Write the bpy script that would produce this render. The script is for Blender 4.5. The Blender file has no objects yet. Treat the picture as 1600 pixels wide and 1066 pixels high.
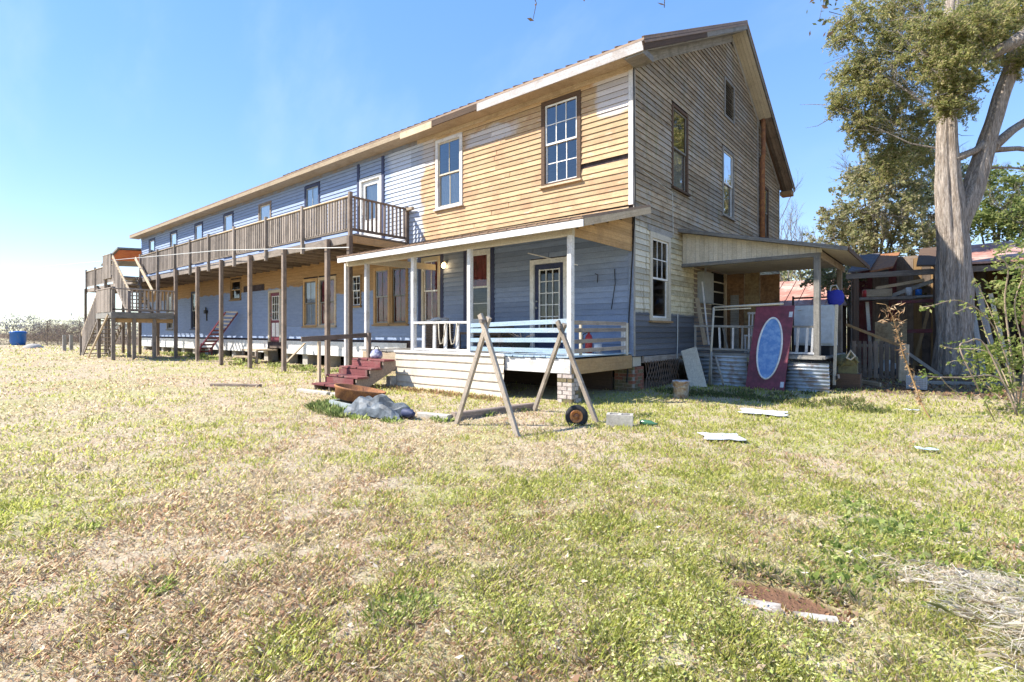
import bpy, math, random
import numpy as np
from mathutils import Vector, Matrix

random.seed(7)
RNG = np.random.default_rng(11)
scene = bpy.context.scene
C = scene.collection

# ------------------------------------------------------------------ camera
cam_d = bpy.data.cameras.new('camera')
cam = bpy.data.objects.new('camera', cam_d)
C.objects.link(cam)
CAM = Vector((5.0, -10.12, 1.26))
YAW = math.radians(39.43)
cam.location = CAM
cam.rotation_euler = (math.radians(90), 0, YAW)
cam_d.sensor_width = 36.0
cam_d.lens = 814.0 / 1600.0 * 36.0
cam_d.shift_y = -14.0 / 1600.0
cam_d.clip_start = 0.05
cam_d.clip_end = 3000
scene.camera = cam

# ------------------------------------------------------------------ sky, sun, exposure
SUNV = Vector((-0.74, -0.68, 1.0)).normalized()      # towards the sun
ELEV = math.asin(SUNV.z)
AZ = math.atan2(SUNV.x, SUNV.y)
world = bpy.data.worlds.new('World')
scene.world = world
world.use_nodes = True
wn = world.node_tree
wn.nodes.clear()
sky = wn.nodes.new('ShaderNodeTexSky')
sky.sky_type = 'NISHITA'
sky.sun_disc = False
sky.sun_elevation = ELEV
sky.sun_rotation = AZ % (2 * math.pi)
sky.air_density = 1.0
sky.dust_density = 0.0
sky.altitude = 1000
sky.ozone_density = 1.6
bg = wn.nodes.new('ShaderNodeBackground')
bg.inputs['Strength'].default_value = 0.15
wo = wn.nodes.new('ShaderNodeOutputWorld')
# thin cirrus veils over the whole dome
tc = wn.nodes.new('ShaderNodeTexCoord')
mp = wn.nodes.new('ShaderNodeMapping')
mp.inputs['Rotation'].default_value = (0.2, 0.5, 0.6)
mp.inputs['Scale'].default_value = (1.2, 5.0, 3.0)
nz = wn.nodes.new('ShaderNodeTexNoise')
nz.inputs['Scale'].default_value = 1.3
nz.inputs['Detail'].default_value = 6
nz.inputs['Roughness'].default_value = 0.55
mr = wn.nodes.new('ShaderNodeMapRange')
mr.interpolation_type = 'SMOOTHSTEP'
mr.inputs['From Min'].default_value = 0.46
mr.inputs['From Max'].default_value = 0.8
mr.inputs['To Max'].default_value = 0.22
mx = wn.nodes.new('ShaderNodeMix')
mx.data_type = 'RGBA'
mx.inputs['B'].default_value = (2.2, 2.6, 3.1, 1)
wn.links.new(tc.outputs['Generated'], mp.inputs['Vector'])
wn.links.new(mp.outputs['Vector'], nz.inputs['Vector'])
wn.links.new(nz.outputs['Fac'], mr.inputs['Value'])
wn.links.new(mr.outputs['Result'], mx.inputs['Factor'])
gam = wn.nodes.new('ShaderNodeGamma')
gam.inputs['Gamma'].default_value = 0.40
wn.links.new(sky.outputs['Color'], gam.inputs['Color'])
hs = wn.nodes.new('ShaderNodeHueSaturation')
hs.inputs['Hue'].default_value = 0.517
hs.inputs['Saturation'].default_value = 2.15
hs.inputs['Value'].default_value = 1.75
wn.links.new(gam.outputs['Color'], hs.inputs['Color'])
wn.links.new(hs.outputs['Color'], mx.inputs['A'])
wn.links.new(mx.outputs['Result'], bg.inputs['Color'])
wn.links.new(bg.outputs['Background'], wo.inputs['Surface'])

sd = bpy.data.lights.new('sun', 'SUN')
sd.energy = 3.8
sd.angle = math.radians(0.55)
sd.color = (1.0, 0.94, 0.84)
sun = bpy.data.objects.new('sun', sd)
C.objects.link(sun)
sun.rotation_euler = SUNV.to_track_quat('Z', 'Y').to_euler()
sun.location = (-30, -30, 40)

scene.view_settings.view_transform = 'Standard'
scene.view_settings.look = 'None'
scene.view_settings.gamma = 1.0
scene.view_settings.exposure = 1.48
scene.view_settings.use_curve_mapping = False
scene.render.engine = 'CYCLES'
scene.cycles.max_bounces = 6
scene.cycles.diffuse_bounces = 3
scene.cycles.transparent_max_bounces = 8
scene.cycles.caustics_reflective = False
scene.cycles.caustics_refractive = False

# ------------------------------------------------------------------ helpers: objects
WM = {}


def link(o, parent, M):
    C.objects.link(o)
    WM[o.name] = M
    if parent is not None:
        o.parent = parent
        o.matrix_parent_inverse = WM[parent.name].inverted()
    o.matrix_basis = M
    return o


def tag(o, label, cat=None, group=None, kind=None):
    if label:
        o['label'] = label
    if cat:
        o['category'] = cat
    if group:
        o['group'] = group
    if kind:
        o['kind'] = kind
    return o


def thing(name, label, cat, loc=(0, 0, 0), group=None):
    o = bpy.data.objects.new(name, None)
    o.empty_display_size = 0.2
    link(o, None, Matrix.Translation(loc))
    return tag(o, label, cat, group)


def mesh(name, v, f, mat, smooth=False):
    me = bpy.data.meshes.new(name)
    me.from_pydata([tuple(p) for p in v], [], f)
    if smooth:
        me.polygons.foreach_set('use_smooth', [True] * len(me.polygons))
    if mat:
        me.materials.append(mat)
    return me


def mk(name, v, f, mat, parent=None, M=None, smooth=False):
    o = bpy.data.objects.new(name, mesh(name, v, f, mat, smooth))
    return link(o, parent, M or Matrix.Identity(4))


BOXF = [(0, 3, 2, 1), (4, 5, 6, 7), (0, 1, 5, 4), (1, 2, 6, 5), (2, 3, 7, 6), (3, 0, 4, 7)]


def frame(p0, p1, up=(0, 0, 1)):
    p0, p1 = Vector(p0), Vector(p1)
    x = (p1 - p0).normalized()
    u = Vector(up)
    z = u - x * u.dot(x)
    if z.length < 1e-4:
        u = Vector((0, 1, 0))
        z = u - x * u.dot(x)
    z.normalize()
    y = z.cross(x)
    M = Matrix.Identity(4)
    for i in range(3):
        M[i][0], M[i][1], M[i][2], M[i][3] = x[i], y[i], z[i], (p0[i] + p1[i]) / 2
    return M, (p1 - p0).length


class MB:
    def __init__(s):
        s.v, s.f = [], []

    def add(s, v, f):
        n = len(s.v)
        s.v += [tuple(p) for p in v]
        s.f += [tuple(i + n for i in q) for q in f]
        return s

    def box(s, x0, x1, y0, y1, z0, z1):
        return s.add([(x0, y0, z0), (x1, y0, z0), (x1, y1, z0), (x0, y1, z0),
                      (x0, y0, z1), (x1, y0, z1), (x1, y1, z1), (x0, y1, z1)], BOXF)

    def beam(s, p0, p1, w, t, up=(0, 0, 1)):
        M, L = frame(p0, p1, up)
        h = [(-L/2, -t/2, -w/2), (L/2, -t/2, -w/2), (L/2, t/2, -w/2), (-L/2, t/2, -w/2),
             (-L/2, -t/2, w/2), (L/2, -t/2, w/2), (L/2, t/2, w/2), (-L/2, t/2, w/2)]
        return s.add([M @ Vector(p) for p in h], BOXF)

    def tube(s, pts, rad, n=8, cap=True, flute=0.0, k=7):
        pts = [Vector(p) for p in pts]
        rad = list(rad) if hasattr(rad, '__len__') else [rad] * len(pts)
        base = len(s.v)
        prev = None
        for i, p in enumerate(pts):
            d = (pts[min(i + 1, len(pts) - 1)] - pts[max(i - 1, 0)]).normalized()
            if prev is None:
                a = Vector((0, 0, 1)) if abs(d.z) < 0.9 else Vector((1, 0, 0))
                u = d.cross(a).normalized()
            else:
                u = (prev - d * prev.dot(d)).normalized()
            prev = u
            w = d.cross(u)
            for j in range(n):
                th = 2 * math.pi * j / n
                r = rad[i] * (1 + flute * math.sin(k * th + i * 0.25) + flute * 0.6 * math.sin((k * 2 + 3) * th - i * 0.2))
                s.v.append(tuple(p + (u * math.cos(th) + w * math.sin(th)) * r))
        for i in range(len(pts) - 1):
            for j in range(n):
                a, b = base + i * n + j, base + i * n + (j + 1) % n
                s.f.append((a, b, b + n, a + n))
        if cap:
            s.f.append(tuple(base + j for j in range(n))[::-1])
            s.f.append(tuple(base + (len(pts) - 1) * n + j for j in range(n)))
        return s

    def lathe(s, prof, c, n=20, ax='z'):
        base = len(s.v)
        for r, h in prof:
            for j in range(n):
                th = 2 * math.pi * j / n
                a, b = r * math.cos(th), r * math.sin(th)
                q = (a, b, h) if ax == 'z' else ((a, h, b) if ax == 'y' else (h, a, b))
                s.v.append((c[0] + q[0], c[1] + q[1], c[2] + q[2]))
        for i in range(len(prof) - 1):
            for j in range(n):
                a, b = base + i * n + j, base + i * n + (j + 1) % n
                s.f.append((a, b, b + n, a + n))
        return s

    def out(s, name, mat, parent=None, smooth=False):
        return mk(name, s.v, s.f, mat, parent, None, smooth)


PC = {}


def plank(name, p0, p1, w, t, mat, parent=None, up=(0, 0, 1), warp=0.0):
    """one board: length along local x, width w along 'up', thickness t; alike boards share their mesh"""
    M, L = frame(p0, p1, up)
    key = (name, round(L, 2), round(w, 3), round(t, 3), mat.name, warp)
    if key not in PC:
        c = min(w, t) * 0.12
        n = 2 if warp else 1
        v, f = [], []
        ring = [(-t/2 + c, -w/2), (t/2 - c, -w/2), (t/2, -w/2 + c), (t/2, w/2 - c),
                (t/2 - c, w/2), (-t/2 + c, w/2), (-t/2, w/2 - c), (-t/2, -w/2 + c)]
        for i in range(n + 1):
            dz = warp * (random.random() - .5) * 2 if 0 < i < n else 0
            for y, z in ring:
                v.append((-L/2 + L * i / n, y, z + dz))
        for i in range(n):
            for j in range(8):
                a, b = i * 8 + j, i * 8 + (j + 1) % 8
                f.append((a, b, b + 8, a + 8))
        f.append(tuple(range(8))[::-1])
        f.append(tuple(n * 8 + j for j in range(8)))
        PC[key] = mesh(name, v, f, mat)
    o = bpy.data.objects.new(name, PC[key])
    return link(o, parent, M)


# ------------------------------------------------------------------ helpers: materials
class G:
    def __init__(s, name, rough=0.85, spec=0.25):
        s.m = bpy.data.materials.new(name)
        s.m.use_nodes = True
        s.t = s.m.node_tree
        s.b = s.t.nodes['Principled BSDF']
        s.b.inputs['Roughness'].default_value = rough
        s.b.inputs['Specular IOR Level'].default_value = spec
        s._c = {}

    def n(s, typ, **kw):
        nd = s.t.nodes.new(typ)
        for k, v in kw.items():
            setattr(nd, k, v)
        return nd

    def set(s, sock, v):
        if hasattr(v, 'is_linked') or hasattr(v, 'links'):
            s.t.links.new(v, sock)
        else:
            if hasattr(sock.default_value, '__len__') and len(sock.default_value) == 4 and len(v) == 3:
                v = (*v, 1)
            sock.default_value = v

    def one(s, key, typ, out):
        if key not in s._c:
            s._c[key] = s.n(typ).outputs[out]
        return s._c[key]

    def pos(s): return s.one('p', 'ShaderNodeNewGeometry', 'Position')
    def obj(s): return s.one('o', 'ShaderNodeTexCoord', 'Object')
    def rand(s): return s.one('r', 'ShaderNodeObjectInfo', 'Random')

    def map(s, vec, sc=(1, 1, 1)):
        nd = s.n('ShaderNodeVectorMath', operation='MULTIPLY')
        s.set(nd.inputs[0], vec)
        nd.inputs[1].default_value = sc
        return nd.outputs[0]

    def sep(s, vec):
        nd = s.n('ShaderNodeSeparateXYZ')
        s.set(nd.inputs[0], vec)
        return nd.outputs

    def noise(s, vec, sc=5, det=4, ro=0.6):
        nd = s.n('ShaderNodeTexNoise')
        s.set(nd.inputs['Vector'], vec)
        nd.inputs['Scale'].default_value = sc
        nd.inputs['Detail'].default_value = det
        nd.inputs['Roughness'].default_value = ro
        return nd.outputs['Fac']

    def math(s, op, a, b=0.0):
        nd = s.n('ShaderNodeMath', operation=op)
        s.set(nd.inputs[0], a)
        s.set(nd.inputs[1], b)
        return nd.outputs[0]

    def step(s, v, a, b, lo=0.0, hi=1.0):
        nd = s.n('ShaderNodeMapRange', interpolation_type='SMOOTHSTEP')
        s.set(nd.inputs['Value'], v)
        nd.inputs['From Min'].default_value = a
        nd.inputs['From Max'].default_value = b
        nd.inputs['To Min'].default_value = lo
        nd.inputs['To Max'].default_value = hi
        return nd.outputs['Result']

    def mix(s, f, a, b, mode='MIX'):
        nd = s.n('ShaderNodeMix', data_type='RGBA', blend_type=mode)
        s.set(nd.inputs['Factor'], f)
        s.set(nd.inputs['A'], a)
        s.set(nd.inputs['B'], b)
        return nd.outputs['Result']

    def val(s, col, v):
        nd = s.n('ShaderNodeHueSaturation')
        s.set(nd.inputs['Color'], col)
        s.set(nd.inputs['Value'], v)
        return nd.outputs['Color']

    def bump(s, h, strength=0.3, dist=0.01):
        nd = s.n('ShaderNodeBump')
        s.set(nd.inputs['Height'], h)
        nd.inputs['Strength'].default_value = strength
        nd.inputs['Distance'].default_value = dist
        s.t.links.new(nd.outputs[0], s.b.inputs['Normal'])

    def done(s, col, rough=None):
        s.set(s.b.inputs['Base Color'], col)
        if rough is not None:
            s.set(s.b.inputs['Roughness'], rough)
        return s.m


def wood(name, ca, cb, stain=None, samt=0.5, rnd=0.3, rough=0.85, bump=0.35, sc=1.0):
    g = G(name, rough)
    gr = g.noise(g.map(g.obj(), (1.3 * sc, 26 * sc, 26 * sc)), 1.6, 5, 0.65)
    col = g.mix(g.step(gr, 0.3, 0.7), ca, cb)
    if stain:
        col = g.mix(g.step(g.noise(g.pos(), 2.6, 5, 0.65), 0.48, 0.66, 0, samt), col, stain)
    fine = g.noise(g.pos(), 38, 3, 0.6)
    col = g.val(col, g.math('MULTIPLY', g.step(g.rand(), 0, 1, 1 - rnd, 1 + rnd), g.step(fine, 0.2, 0.8, 0.82, 1.15)))
    g.bump(gr, bump, 0.006)
    return g.done(col)


def plain(name, c, rough=0.6, spec=0.3, c2=None, sc=6, var=0.12, metal=0.0, bump=0.0):
    g = G(name, rough, spec)
    nn = g.noise(g.pos(), sc, 5, 0.65)
    col = g.mix(g.step(nn, 0.4, 0.65), c, c2) if c2 else c
    fine = g.noise(g.pos(), sc * 5, 3, 0.6)
    col = g.val(col if c2 else g.mix(0.0, c, c), g.step(fine, 0.25, 0.75, 1 - var, 1 + var))
    g.b.inputs['Metallic'].default_value = metal
    if bump:
        g.bump(fine, bump, 0.01)
    return g.done(col)


def attr_mat(name, rough=0.8, trans=0.25, spec=0.15):
    g = G(name, rough, spec)
    a = g.n('ShaderNodeAttribute', attribute_name='Col')
    col = a.outputs['Color']
    g.set(g.b.inputs['Base Color'], col)
    if trans:
        tr = g.n('ShaderNodeBsdfTranslucent')
        g.t.links.new(col, tr.inputs['Color'])
        ms = g.n('ShaderNodeMixShader')
        ms.inputs[0].default_value = trans
        g.t.links.new(g.b.outputs[0], ms.inputs[1])
        g.t.links.new(tr.outputs[0], ms.inputs[2])
        out = g.t.nodes['Material Output']
        g.t.links.new(ms.outputs[0], out.inputs['Surface'])
    return g.m


W_OLD = wood('weathered deck wood', (0.33, 0.28, 0.235), (0.22, 0.18, 0.15), (0.14, 0.115, 0.095), 0.5)
W_POST = wood('brown deck post wood', (0.27, 0.21, 0.165), (0.17, 0.13, 0.105), (0.10, 0.08, 0.065), 0.6)
W_PALE = wood('pale raw lumber', (0.55, 0.44, 0.31), (0.43, 0.33, 0.22), (0.3, 0.22, 0.14), 0.4)
W_RAW = wood('orange raw lumber', (0.46, 0.30, 0.15), (0.36, 0.22, 0.10), (0.22, 0.14, 0.08), 0.4)
W_AF = wood('sun bleached stand wood', (0.33, 0.28, 0.225), (0.22, 0.185, 0.15), (0.15, 0.12, 0.09), 0.6)
W_DARK = wood('dark brown trim', (0.12, 0.075, 0.05), (0.075, 0.05, 0.035), None)
W_GREY = wood('silver grey lumber', (0.32, 0.30, 0.27), (0.20, 0.19, 0.17), (0.12, 0.11, 0.10), 0.5)
W_WHITE = wood('peeling white paint', (0.74, 0.72, 0.70), (0.62, 0.60, 0.58), (0.34, 0.29, 0.24), 0.45, 0.1)
W_FASC = wood('dull grey white paint', (0.50, 0.47, 0.46), (0.40, 0.37, 0.36), (0.28, 0.23, 0.19), 0.5, 0.1)
W_CREAM = wood('cream painted lumber', (0.60, 0.54, 0.43), (0.52, 0.46, 0.36), (0.36, 0.30, 0.22), 0.35, 0.08)
W_LBLUE = wood('pale blue railing paint', (0.36, 0.47, 0.56), (0.30, 0.40, 0.50), (0.36, 0.32, 0.27), 0.4, 0.1)
W_RED = wood('faded red step paint', (0.22, 0.072, 0.072), (0.165, 0.05, 0.05), (0.24, 0.17, 0.14), 0.5, 0.15)
NAVY = plain('navy trim paint', (0.035, 0.045, 0.10), 0.6, 0.3, (0.05, 0.06, 0.12))
WHITEP = plain('white trim paint', (0.78, 0.77, 0.74), 0.5, 0.35, (0.66, 0.64, 0.60), 3)
VINYL = plain('cream vinyl siding', (0.62, 0.54, 0.44), 0.5, 0.3, (0.54, 0.46, 0.37), 2)
MAROON = plain('maroon paint', (0.19, 0.04, 0.062), 0.5, 0.35, (0.13, 0.035, 0.048), 3, 0.2)
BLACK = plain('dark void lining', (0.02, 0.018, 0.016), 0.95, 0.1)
RUBBER = plain('tyre rubber', (0.022, 0.022, 0.024), 0.75, 0.3)
RUST = plain('rusty iron', (0.23, 0.10, 0.05), 0.8, 0.3, (0.36, 0.16, 0.06), 9, 0.25)
CONC = plain('concrete', (0.46, 0.43, 0.38), 0.9, 0.2, (0.36, 0.33, 0.29), 7, 0.15, 0, 0.3)
CONCD = plain('dirty concrete', (0.42, 0.39, 0.35), 0.9, 0.2, (0.24, 0.20, 0.16), 14, 0.25, 0, 0.4)
PAPER = plain('white litter', (0.58, 0.60, 0.64), 0.6, 0.3, (0.46, 0.48, 0.52), 12)
STEEL = plain('grey painted metal', (0.36, 0.38, 0.38), 0.45, 0.4, (0.30, 0.31, 0.31), 4)
BLUEPL = plain('blue plastic', (0.02, 0.13, 0.42), 0.4, 0.4)
CURT = plain('burgundy curtain', (0.42, 0.08, 0.085), 0.9, 0.1, (0.24, 0.05, 0.055), 5)
CURTW = plain('white curtain', (0.66, 0.68, 0.72), 0.9, 0.1)
REDPL = plain('red plastic', (0.42, 0.03, 0.03), 0.4, 0.4)
ROOFM = plain('brown metal roof', (0.22, 0.14, 0.09), 0.55, 0.4, (0.28, 0.18, 0.11), 1.5, 0.12)
SHING = plain('dark roofing felt', (0.10, 0.095, 0.10), 0.9, 0.2, (0.15, 0.14, 0.15), 6, 0.25)
RUSTR = plain('rusty sheet roof', (0.36, 0.17, 0.13), 0.7, 0.3, (0.50, 0.34, 0.28), 1.2, 0.2)
WIREM = plain('black cable', (0.02, 0.02, 0.02), 0.6, 0.3)
WIREG = plain('pale cable', (0.55, 0.55, 0.52), 0.6, 0.3)


def make_galv():
    g = G('corrugated galvanised', 0.45, 0.5)
    nn = g.noise(g.pos(), 5, 5, 0.65)
    col = g.mix(g.step(nn, 0.45, 0.62), (0.42, 0.46, 0.50), (0.28, 0.24, 0.22))
    g.b.inputs['Metallic'].default_value = 0.35
    return g.done(col)


GALV = make_galv()


def make_glass(gain=1.05):
    g = G('window glass', 0.03, 0.5)
    g.set(g.b.inputs['Base Color'], (0.02, 0.025, 0.03))
    tr = g.n('ShaderNodeBsdfTransparent')
    tr.inputs[0].default_value = (0.80, 0.84, 0.86, 1)
    gl = g.n('ShaderNodeBsdfGlossy')
    gl.inputs['Roughness'].default_value = 0.03
    gl.inputs['Color'].default_value = (1, 1, 1, 1)
    fr = g.n('ShaderNodeFresnel')
    fr.inputs['IOR'].default_value = 1.55
    nn = g.noise(g.pos(), 1.4, 2, 0.5)
    bp = g.n('ShaderNodeBump')
    bp.inputs['Strength'].default_value = 0.14
    bp.inputs['Distance'].default_value = 0.05
    g.t.links.new(nn, bp.inputs['Height'])
    g.t.links.new(bp.outputs[0], gl.inputs['Normal'])
    k = g.math('MULTIPLY', g.math('ADD', fr.outputs[0], 0.0), gain)
    ms = g.n('ShaderNodeMixShader')
    g.set(ms.inputs[0], k)
    g.t.links.new(tr.outputs[0], ms.inputs[1])
    g.t.links.new(gl.outputs[0], ms.inputs[2])
    g.t.links.new(ms.outputs[0], g.t.nodes['Material Output'].inputs['Surface'])
    return g.m


GLASS = make_glass()
GLASS_UP = make_glass(3.2)


def make_front():
    """front clapboards: raw yellow pine near the corner, blue paint elsewhere, paint edges ragged"""
    g = G('front clapboards', 0.8)
    x, y, z = g.sep(g.pos())
    gr = g.noise(g.map(g.pos(), (1.6, 20, 24)), 1.5, 5, 0.65)
    big = g.noise(g.pos(), 1.7, 5, 0.6)
    streak = g.noise(g.map(g.pos(), (2.2, 1, 9)), 1.2, 4, 0.6)
    rag = g.math('MULTIPLY', g.math('SUBTRACT', big, 0.5), 1.5)
    pine = g.mix(g.step(gr, 0.3, 0.7), (0.56, 0.405, 0.23), (0.45, 0.30, 0.165))
    pine = g.mix(g.step(big, 0.45, 0.64, 0, 0.75), pine, (0.43, 0.255, 0.145))
    pine = g.mix(g.step(streak, 0.56, 0.72, 0, 0.55), pine, (0.66, 0.55, 0.42))
    flake = g.noise(g.map(g.pos(), (7, 7, 22)), 2.0, 5, 0.7)
    pine = g.mix(g.step(flake, 0.59, 0.68, 0, 0.7), pine, (0.33, 0.21, 0.13))
    raw = g.mix(g.step(gr, 0.3, 0.7), (0.42, 0.26, 0.125), (0.30, 0.18, 0.085))
    blue = g.mix(g.step(streak, 0.3, 0.7), (0.26, 0.325, 0.46), (0.22, 0.28, 0.41))
    blue = g.mix(g.step(big, 0.58, 0.74, 0, 0.35), blue, (0.24, 0.26, 0.30))
    blue = g.mix(g.step(flake, 0.63, 0.69, 0, 0.7), blue, (0.40, 0.36, 0.32))
    # whitewashed patches under the eave
    xr = g.math('ADD', x, g.math('MULTIPLY', rag, 0.5))
    zr = g.math('ADD', z, g.math('MULTIPLY', rag, 0.25))
    wa = g.math('MULTIPLY', g.step(xr, -1.0, -0.8), g.step(zr, 5.9, 6.05))
    wb = g.math('MULTIPLY', g.math('MULTIPLY', g.step(xr, -5.0, -4.6), g.step(xr, -3.0, -3.5)), g.math('MULTIPLY', g.step(zr, 6.15, 6.3), g.step(zr, 6.62, 6.5)))
    wc = g.math('MULTIPLY', g.math('MULTIPLY', g.step(xr, -7.1, -6.9), g.step(xr, -6.0, -6.3)), g.step(zr, 5.9, 6.2))
    pine = g.mix(g.math('MINIMUM', g.math('MAXIMUM', wa, g.math('MAXIMUM', wb, wc)), 0.8), pine, (0.58, 0.55, 0.55))
    # upper floor paint begins left of the second window
    up = g.step(g.math('ADD', x, g.math('MULTIPLY', rag, 0.7)), -6.6, -6.9)
    lo = g.step(zr, 3.72, 3.62)
    fb = g.math('MAXIMUM', up, lo)
    col = g.mix(fb, pine, blue)
    # paler band near the blue edge
    pr = g.math('MULTIPLY', g.step(g.math('ADD', x, rag), -8.6, -7.9), g.math('MULTIPLY', up, g.step(z, 3.8, 3.9)))
    col = g.mix(g.math('MULTIPLY', pr, 0.6), col, (0.60, 0.62, 0.66))
    # bare boards under the balcony floor
    bare = g.math('MULTIPLY', g.math('MULTIPLY', g.step(zr, 2.98, 3.03), g.step(z, 3.9, 3.85)), g.step(x, -7.3, -7.4))
    bare2 = g.math('MULTIPLY', g.math('MULTIPLY', g.step(zr, 2.55, 2.62), g.step(zr, 3.3, 3.25)), g.math('MULTIPLY', g.step(xr, -11.6, -11.4), g.step(x, -7.3, -7.4)))
    bare = g.math('MAXIMUM', bare, bare2)
    col = g.mix(bare, col, raw)
    col = g.val(col, g.math('MULTIPLY', g.step(g.rand(), 0, 1, 0.84, 1.12), g.step(g.noise(g.pos(), 30, 3, 0.6), 0.2, 0.8, 0.9, 1.08)))
    g.bump(gr, 0.25, 0.005)
    return g.done(col)


def make_gable():
    """gable clapboards: silvered, mossy, cream and grey paint remnants at the bottom"""
    g = G('gable clapboards', 0.9, 0.15)
    x, y, z = g.sep(g.pos())
    gr = g.noise(g.map(g.pos(), (20, 1.6, 26)), 1.5, 5, 0.7)
    big = g.noise(g.pos(), 0.9, 6, 0.65)
    mid = g.noise(g.map(g.pos(), (1, 2.0, 5.0)), 1.6, 5, 0.65)
    run = g.noise(g.map(g.pos(), (1, 6, 0.6)), 1.3, 4, 0.6)
    col = g.mix(g.step(gr, 0.32, 0.68), (0.43, 0.34, 0.24), (0.25, 0.19, 0.13))
    col = g.mix(g.step(big, 0.47, 0.62, 0, 0.65), col, (0.33, 0.31, 0.28))
    col = g.mix(g.step(mid, 0.52, 0.66, 0, 0.6), col, (0.38, 0.33, 0.25))
    col = g.mix(g.step(mid, 0.46, 0.34, 0, 0.6), col, (0.13, 0.10, 0.075))
    col = g.mix(g.step(run, 0.52, 0.68, 0, 0.55), col, (0.20, 0.20, 0.11))
    rag = g.math('MULTIPLY', g.math('SUBTRACT', mid, 0.5), 0.5)
    zr = g.math('ADD', z, rag)
    cream = g.mix(g.step(mid, 0.42, 0.62), (0.58, 0.52, 0.36), (0.44, 0.38, 0.25))
    cream = g.mix(g.step(g.math('SUBTRACT', 0.9, y), 0.0, 0.4, 0, 0.7), cream, (0.58, 0.55, 0.47))
    cream = g.mix(g.step(run, 0.56, 0.66, 0, 0.6), cream, (0.26, 0.22, 0.13))
    col = g.mix(g.step(zr, 3.72, 3.5), col, cream)
    grey = g.mix(g.step(gr, 0.3, 0.7), (0.145, 0.15, 0.165), (0.12, 0.125, 0.14))
    col = g.mix(g.step(g.math('ADD', z, g.math('MULTIPLY', rag, 0.25)), 1.72, 1.66), col, grey)
    col = g.val(col, g.math('MULTIPLY', g.step(g.rand(), 0, 1, 0.78, 1.2), g.step(g.noise(g.pos(), 34, 3, 0.6), 0.2, 0.8, 0.82, 1.15)))
    g.bump(gr, 0.45, 0.006)
    return g.done(col)


FRONT = make_front()
GABLE = make_gable()

# ------------------------------------------------------------------ ground
class VN:
    """value noise for numpy arrays"""
    def __init__(s, seed):
        s.g = np.random.default_rng(seed).random((256, 256))

    def __call__(s, x, y, f=1.0):
        x = np.asarray(x, float) * f + 1000.0
        y = np.asarray(y, float) * f + 1000.0
        xi, yi = np.floor(x).astype(int), np.floor(y).astype(int)
        a, b = x - xi, y - yi
        a, b = a * a * (3 - 2 * a), b * b * (3 - 2 * b)
        q = lambda i, j: s.g[(xi + i) % 256, (yi + j) % 256]
        return (q(0, 0) * (1 - a) + q(1, 0) * a) * (1 - b) + (q(0, 1) * (1 - a) + q(1, 1) * a) * b

    def fbm(s, x, y, f=1.0, o=4):
        r, amp, tot = 0.0, 1.0, 0.0
        for i in range(o):
            r = r + amp * s(x + 17.3 * i, y - 9.1 * i, f * 2 ** i)
            tot += amp
            amp *= 0.55
        return r / tot


N1, N2, N3 = VN(1), VN(2), VN(3)
HOLE = (4.42, -7.40)


def gz(x, y):
    x, y = np.asarray(x, float), np.asarray(y, float)
    s = np.clip((-x - 11) / 13.0, 0, 1)
    z = 0.18 * s * s * (3 - 2 * s)
    z = z + (N1.fbm(x, y, 0.5, 3) - 0.5) * 0.08 + (N2.fbm(x, y, 2.3, 2) - 0.5) * 0.035
    # washed-out clay hollow in the foreground
    d = np.hypot((x - HOLE[0]) / 0.30, (y - HOLE[1]) / 0.17)
    z = z - 0.09 * np.exp(-d ** 4)
    # mound of dead grass on the right
    z = z + 0.09 * np.exp(-(((x - 5.36) / 0.34) ** 2 + ((y + 6.98) / 0.34) ** 2))
    return z


def GZ(x, y):
    return float(gz(x, y))


def make_ground_mat():
    g = G('winter lawn soil', 0.95, 0.1)
    x, y, z = g.sep(g.pos())
    a = g.noise(g.pos(), 0.35, 5, 0.6)
    b = g.noise(g.pos(), 2.2, 6, 0.65)
    c = g.noise(g.pos(), 26, 5, 0.7)
    straw = g.mix(g.step(c, 0.3, 0.7), (0.50, 0.42, 0.30), (0.35, 0.275, 0.19))
    green = g.mix(g.step(c, 0.3, 0.7), (0.30, 0.31, 0.12), (0.42, 0.39, 0.18))
    col = g.mix(g.step(a, 0.45, 0.62, 0, 0.7), straw, green)
    col = g.mix(g.step(b, 0.56, 0.7, 0, 0.6), col, (0.36, 0.22, 0.14))
    # bare clay in the hollow
    hx = g.math('SUBTRACT', x, HOLE[0])
    hy = g.math('SUBTRACT', y, HOLE[1])
    d = g.math('ADD', g.math('POWER', g.math('ABSOLUTE', g.math('DIVIDE', hx, 0.27)), 2.0), g.math('POWER', g.math('ABSOLUTE', g.math('DIVIDE', hy, 0.15)), 2.0))
    col = g.mix(g.step(g.math('ADD', d, g.math('MULTIPLY', b, 0.6)), 1.5, 0.9), col, (0.19, 0.105, 0.065))
    # trodden dirt and leaf litter beside and behind the house
    m = g.math('MULTIPLY', g.step(g.math('ADD', y, g.math('MULTIPLY', b, 2.5)), 3.6, 4.8), g.step(y, 40, 20))
    col = g.mix(g.math('MULTIPLY', m, 0.85), col, (0.115, 0.075, 0.05))
    g.bump(g.math('ADD', c, g.math('MULTIPLY', b, 2.0)), 0.8, 0.03)
    return g.done(col)


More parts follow.
